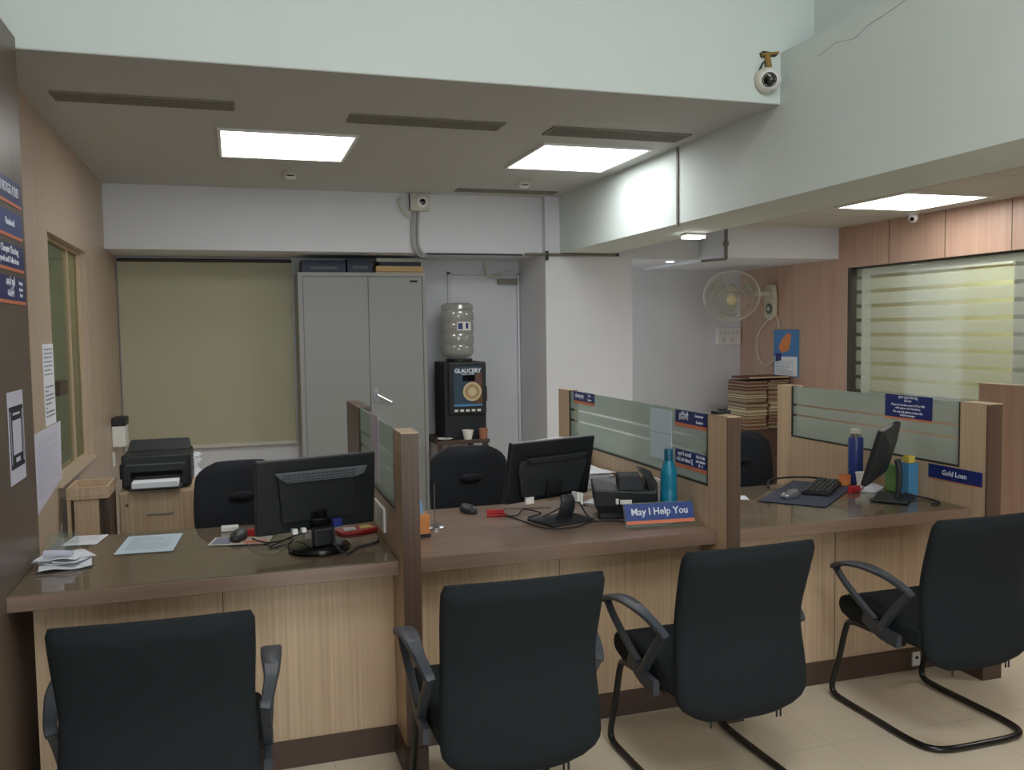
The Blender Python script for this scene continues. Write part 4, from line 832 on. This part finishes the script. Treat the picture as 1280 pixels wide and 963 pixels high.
# ------------------------------------------------------------------ fan corner
fc = Vector((4.81, 4.62, 1.895)); d_ = Vector((-4.2, -7.3, -4.6)).normalized()
r = thing('wall_fan', 'cream wall fan with round wire cage in the wooden corner', 'fan', fc)
q = d_.to_track_quat('Z', 'Y').to_matrix().to_4x4()
cg = MB(q); Rr = .278
for rr, zz, th in ((Rr, 0, .007), (Rr*.97, .035, .0022), (Rr*.75, .072, .002), (Rr*.5, .088, .002), (Rr*.97, -.035, .0022), (Rr*.7, -.07, .002)):
    cg.tube([(rr*math.cos(2*PI*i/40), rr*math.sin(2*PI*i/40), zz) for i in range(40)], th, 5, smooth=False, closed=True)
for k in range(48):
    a = 2*PI*k/48; c, s = math.cos(a), math.sin(a)
    for sg in (1, -1): cg.tube([(Rr*c, Rr*s, 0), (Rr*.93*c, Rr*.93*s, sg*.045), (Rr*.6*c, Rr*.6*s, sg*.082), (Rr*.2*c, Rr*.2*s, sg*.095)], .0011, 4, smooth=False)
cg.build('cage', 'fang', r)
MB(q).lathe([(.052, .088), (.052, .10), (.042, .108), (.01, .11)], n=24).build('front_badge', 'cream', r, True)
bl = MB(q)
for k in range(3):
    a0 = 2*PI*k/3; rg = []
    for j in range(6):
        rad = .04+.19*j/5; wv = .35+.55*math.sin(PI*(.2+.6*j/5)); rg.append([(rad*math.cos(a0+t_*wv), rad*math.sin(a0+t_*wv), .03*(t_-.5)+dz) for t_, dz in ((0, 0), (.5, .003), (1, 0), (1, .004), (.5, .007), (0, .004))])
    bl.rings(rg)
bl.build('blades', 'blade', r, True); MB(q).lathe([(.04, -.03), (.045, .02), (.03, .04)], n=20).build('hub', 'fan', r, True)
MB(q).lathe([(.02, -.19), (.055, -.17), (.06, -.10), (.05, -.098)], n=24).build('motor_housing', 'fan', r, True)
bp = Vector((5.285, 4.62, 1.80))-fc
b = MB(); b.tube([(d_*-.16), (.25, .1, .03), bp+Vector((-.03, 0, .12))], .028, 10); b.build('arm', 'fan', r, True)
b = MB(); b.prism([(-.06, .21), (.06, .22), (.10, .13), (.085, -.12), (.0, -.16), (-.075, -.12), (-.09, .05)], (0, .045), 'X'); o = b.build('wall_bracket', 'fan', r, bevel=.01); o.location = bp+Vector((-.035, 0, 0))
b = MB(Matrix.Translation(bp+Vector((-.036, 0, -.035))) @ Matrix.Rotation(-PI/2, 4, 'Y')); b.lathe([(.055, 0), (.055, .004), (.05, .005)], n=24, mi=0).lathe([(.022, .0055), (.02, .016)], n=20, mi=1); b.build('control_dial', ['fandk', 'fan'], r, True)
cable([(5.27, 4.66, 1.66), (5.27, 4.85, 1.5), (5.27, 4.86, 1.3), (5.27, 4.78, 1.2), (5.27, 4.66, 1.19), (5.27, 4.56, 1.24)], 'white pull cord hanging from the wall fan', .005, 'fang')
cable([(5.27, 4.54, 1.70), (5.28, 4.50, 1.62), (5.285, 4.50, 1.56)], 'short white cable between wall fan and calendar', .005, 'fang')
r = thing('switch_board', 'white switchboard with rows of switches in the corner below the fan', 'switchboard', (5.14, 5.2395, 1.48)); MB().box(-.145, .145, -.03, -.0005, -.09, .09).build('face_plate', 'white', r, bevel=.004)
s_ = MB()
for k in range(5): s_.box(-.11+k*.05, -.085+k*.05, -.036, -.0305, .02, .06)
for k in range(2): s_.box(-.09+k*.11, -.04+k*.11, -.033, -.0305, -.06, -.01)
s_.build('switch', 'offw', r, bevel=.002)
cable([(5.04, 5.22, 1.75), (5.04, 5.215, 1.66), (5.05, 5.2, 1.56)], 'white cord with plug above the switchboard', .008, 'offw')
r = thing('wall_calendar', 'wall calendar with blue and orange picture beside the fan', 'calendar', (5.299, 4.385, 1.31), 0)
MB().box(-.012, -.0005, -.205, .205, -.235, .235).build('backing_board', 'skyb', r); MB().box(-.02, -.0125, -.195, .18, -.03, .235).build('picture', 'sky', r); MB().box(-.022, -.0125, -.19, .175, -.225, -.032).build('date_pad', 'paper', r)
b = MB(); b.prism([(-.10, .20), (-.03, .20), (.06, .13), (.11, .06), (.06, .0), (-.06, .03), (-.09, .10)], (-.0215, -.0203), 'X'); b.build('picture_shape', 'porange', r)
b = MB(); b.prism([(.16, .0), (.06, .0), (.06, -.07), (.16, -.09)], (-.0235, -.0222), 'X'); b.build('picture_shape', 'navy', r)
b = MB(); lines(b, (-.0222, .15, -.08), (0, -1, 0), (0, 0, 1), 7, .02, .3, .004, 0); b.build('print', 'ink', r)
# stacked files on a low cabinet
r = thing('low_cabinet', 'dark low cabinet under the stacked files in the corner', 'cabinet', (5.08, 4.5, 0)); MB().box(-.30, .215, -.22, .30, 0, .56).build('body', 'kick', r, bevel=.003); MB().box(-.29, .2, -.235, -.2205, .02, .54).build('door', 'kick', r, bevel=.003)
f0 = {}
for c_, (cx, labl) in enumerate(((4.905, 'paper file in the left stack in the corner below the fan'), (5.165, 'paper file in the right stack in the corner below the fan'))):
    zz = .5615
    for k in range(13):
        th = random.choice((.028, .034, .04, .046)); mt_ = random.choice(('brown', 'maroon', 'brown', 'cream', 'maroon', 'kick'))
        if zz+th > 1.06: break
        key = (mt_, th)
        if key not in f0:
            b = MB(); b.box(-.122, .122, -.17, .17, 0, .008, 0).box(-.122, .122, -.17, .17, th-.008, th, 0).box(-.116, .114, -.166, .166, .0082, th-.0082, 1)
            o = b.build('document_file', [mt_, 'pages']); f0[key] = o; first = True
        else:
            o = f0[key].copy(); COL.objects.link(o)
        o.location = (cx+random.uniform(-.008, .008), 4.48+random.uniform(-.02, .02), zz); o.rotation_euler.z = random.uniform(-.03, .03)
        nm = {'brown': 'brown', 'maroon': 'dark red', 'cream': 'cream', 'kick': 'dark brown'}[mt_]; tag(o, nm+' '+labl, 'file', nm+' files in the corner, '+('left' if c_ == 0 else 'right')+' stack'); zz += th+.0006
b = MB(); b.box(-.26, .2, -.16, .16, 0, .02, 0).box(-.255, .195, -.162, -.16, .004, .016, 1); o = b.build('document_file', ['maroon', 'cream']); o.location = (5.07, 4.46, 1.068); tag(o, 'wide maroon folder lying across the tops of both file stacks', 'file')

# floor details near the right chair
r = thing('floor_socket', 'small pale socket with plug on the floor under the right chair', 'socket', (2.93, .0, 0)); MB().box(-.022, .022, -.022, -.0125, .02, .085).build('face_plate', 'offw', r, bevel=.002); MB(Matrix.Translation((0, -.0225, .06)) @ Matrix.Rotation(PI/2, 4, 'X')).lathe([(.007, 0), (.007, .004)], n=12).build('hole', 'dark', r)
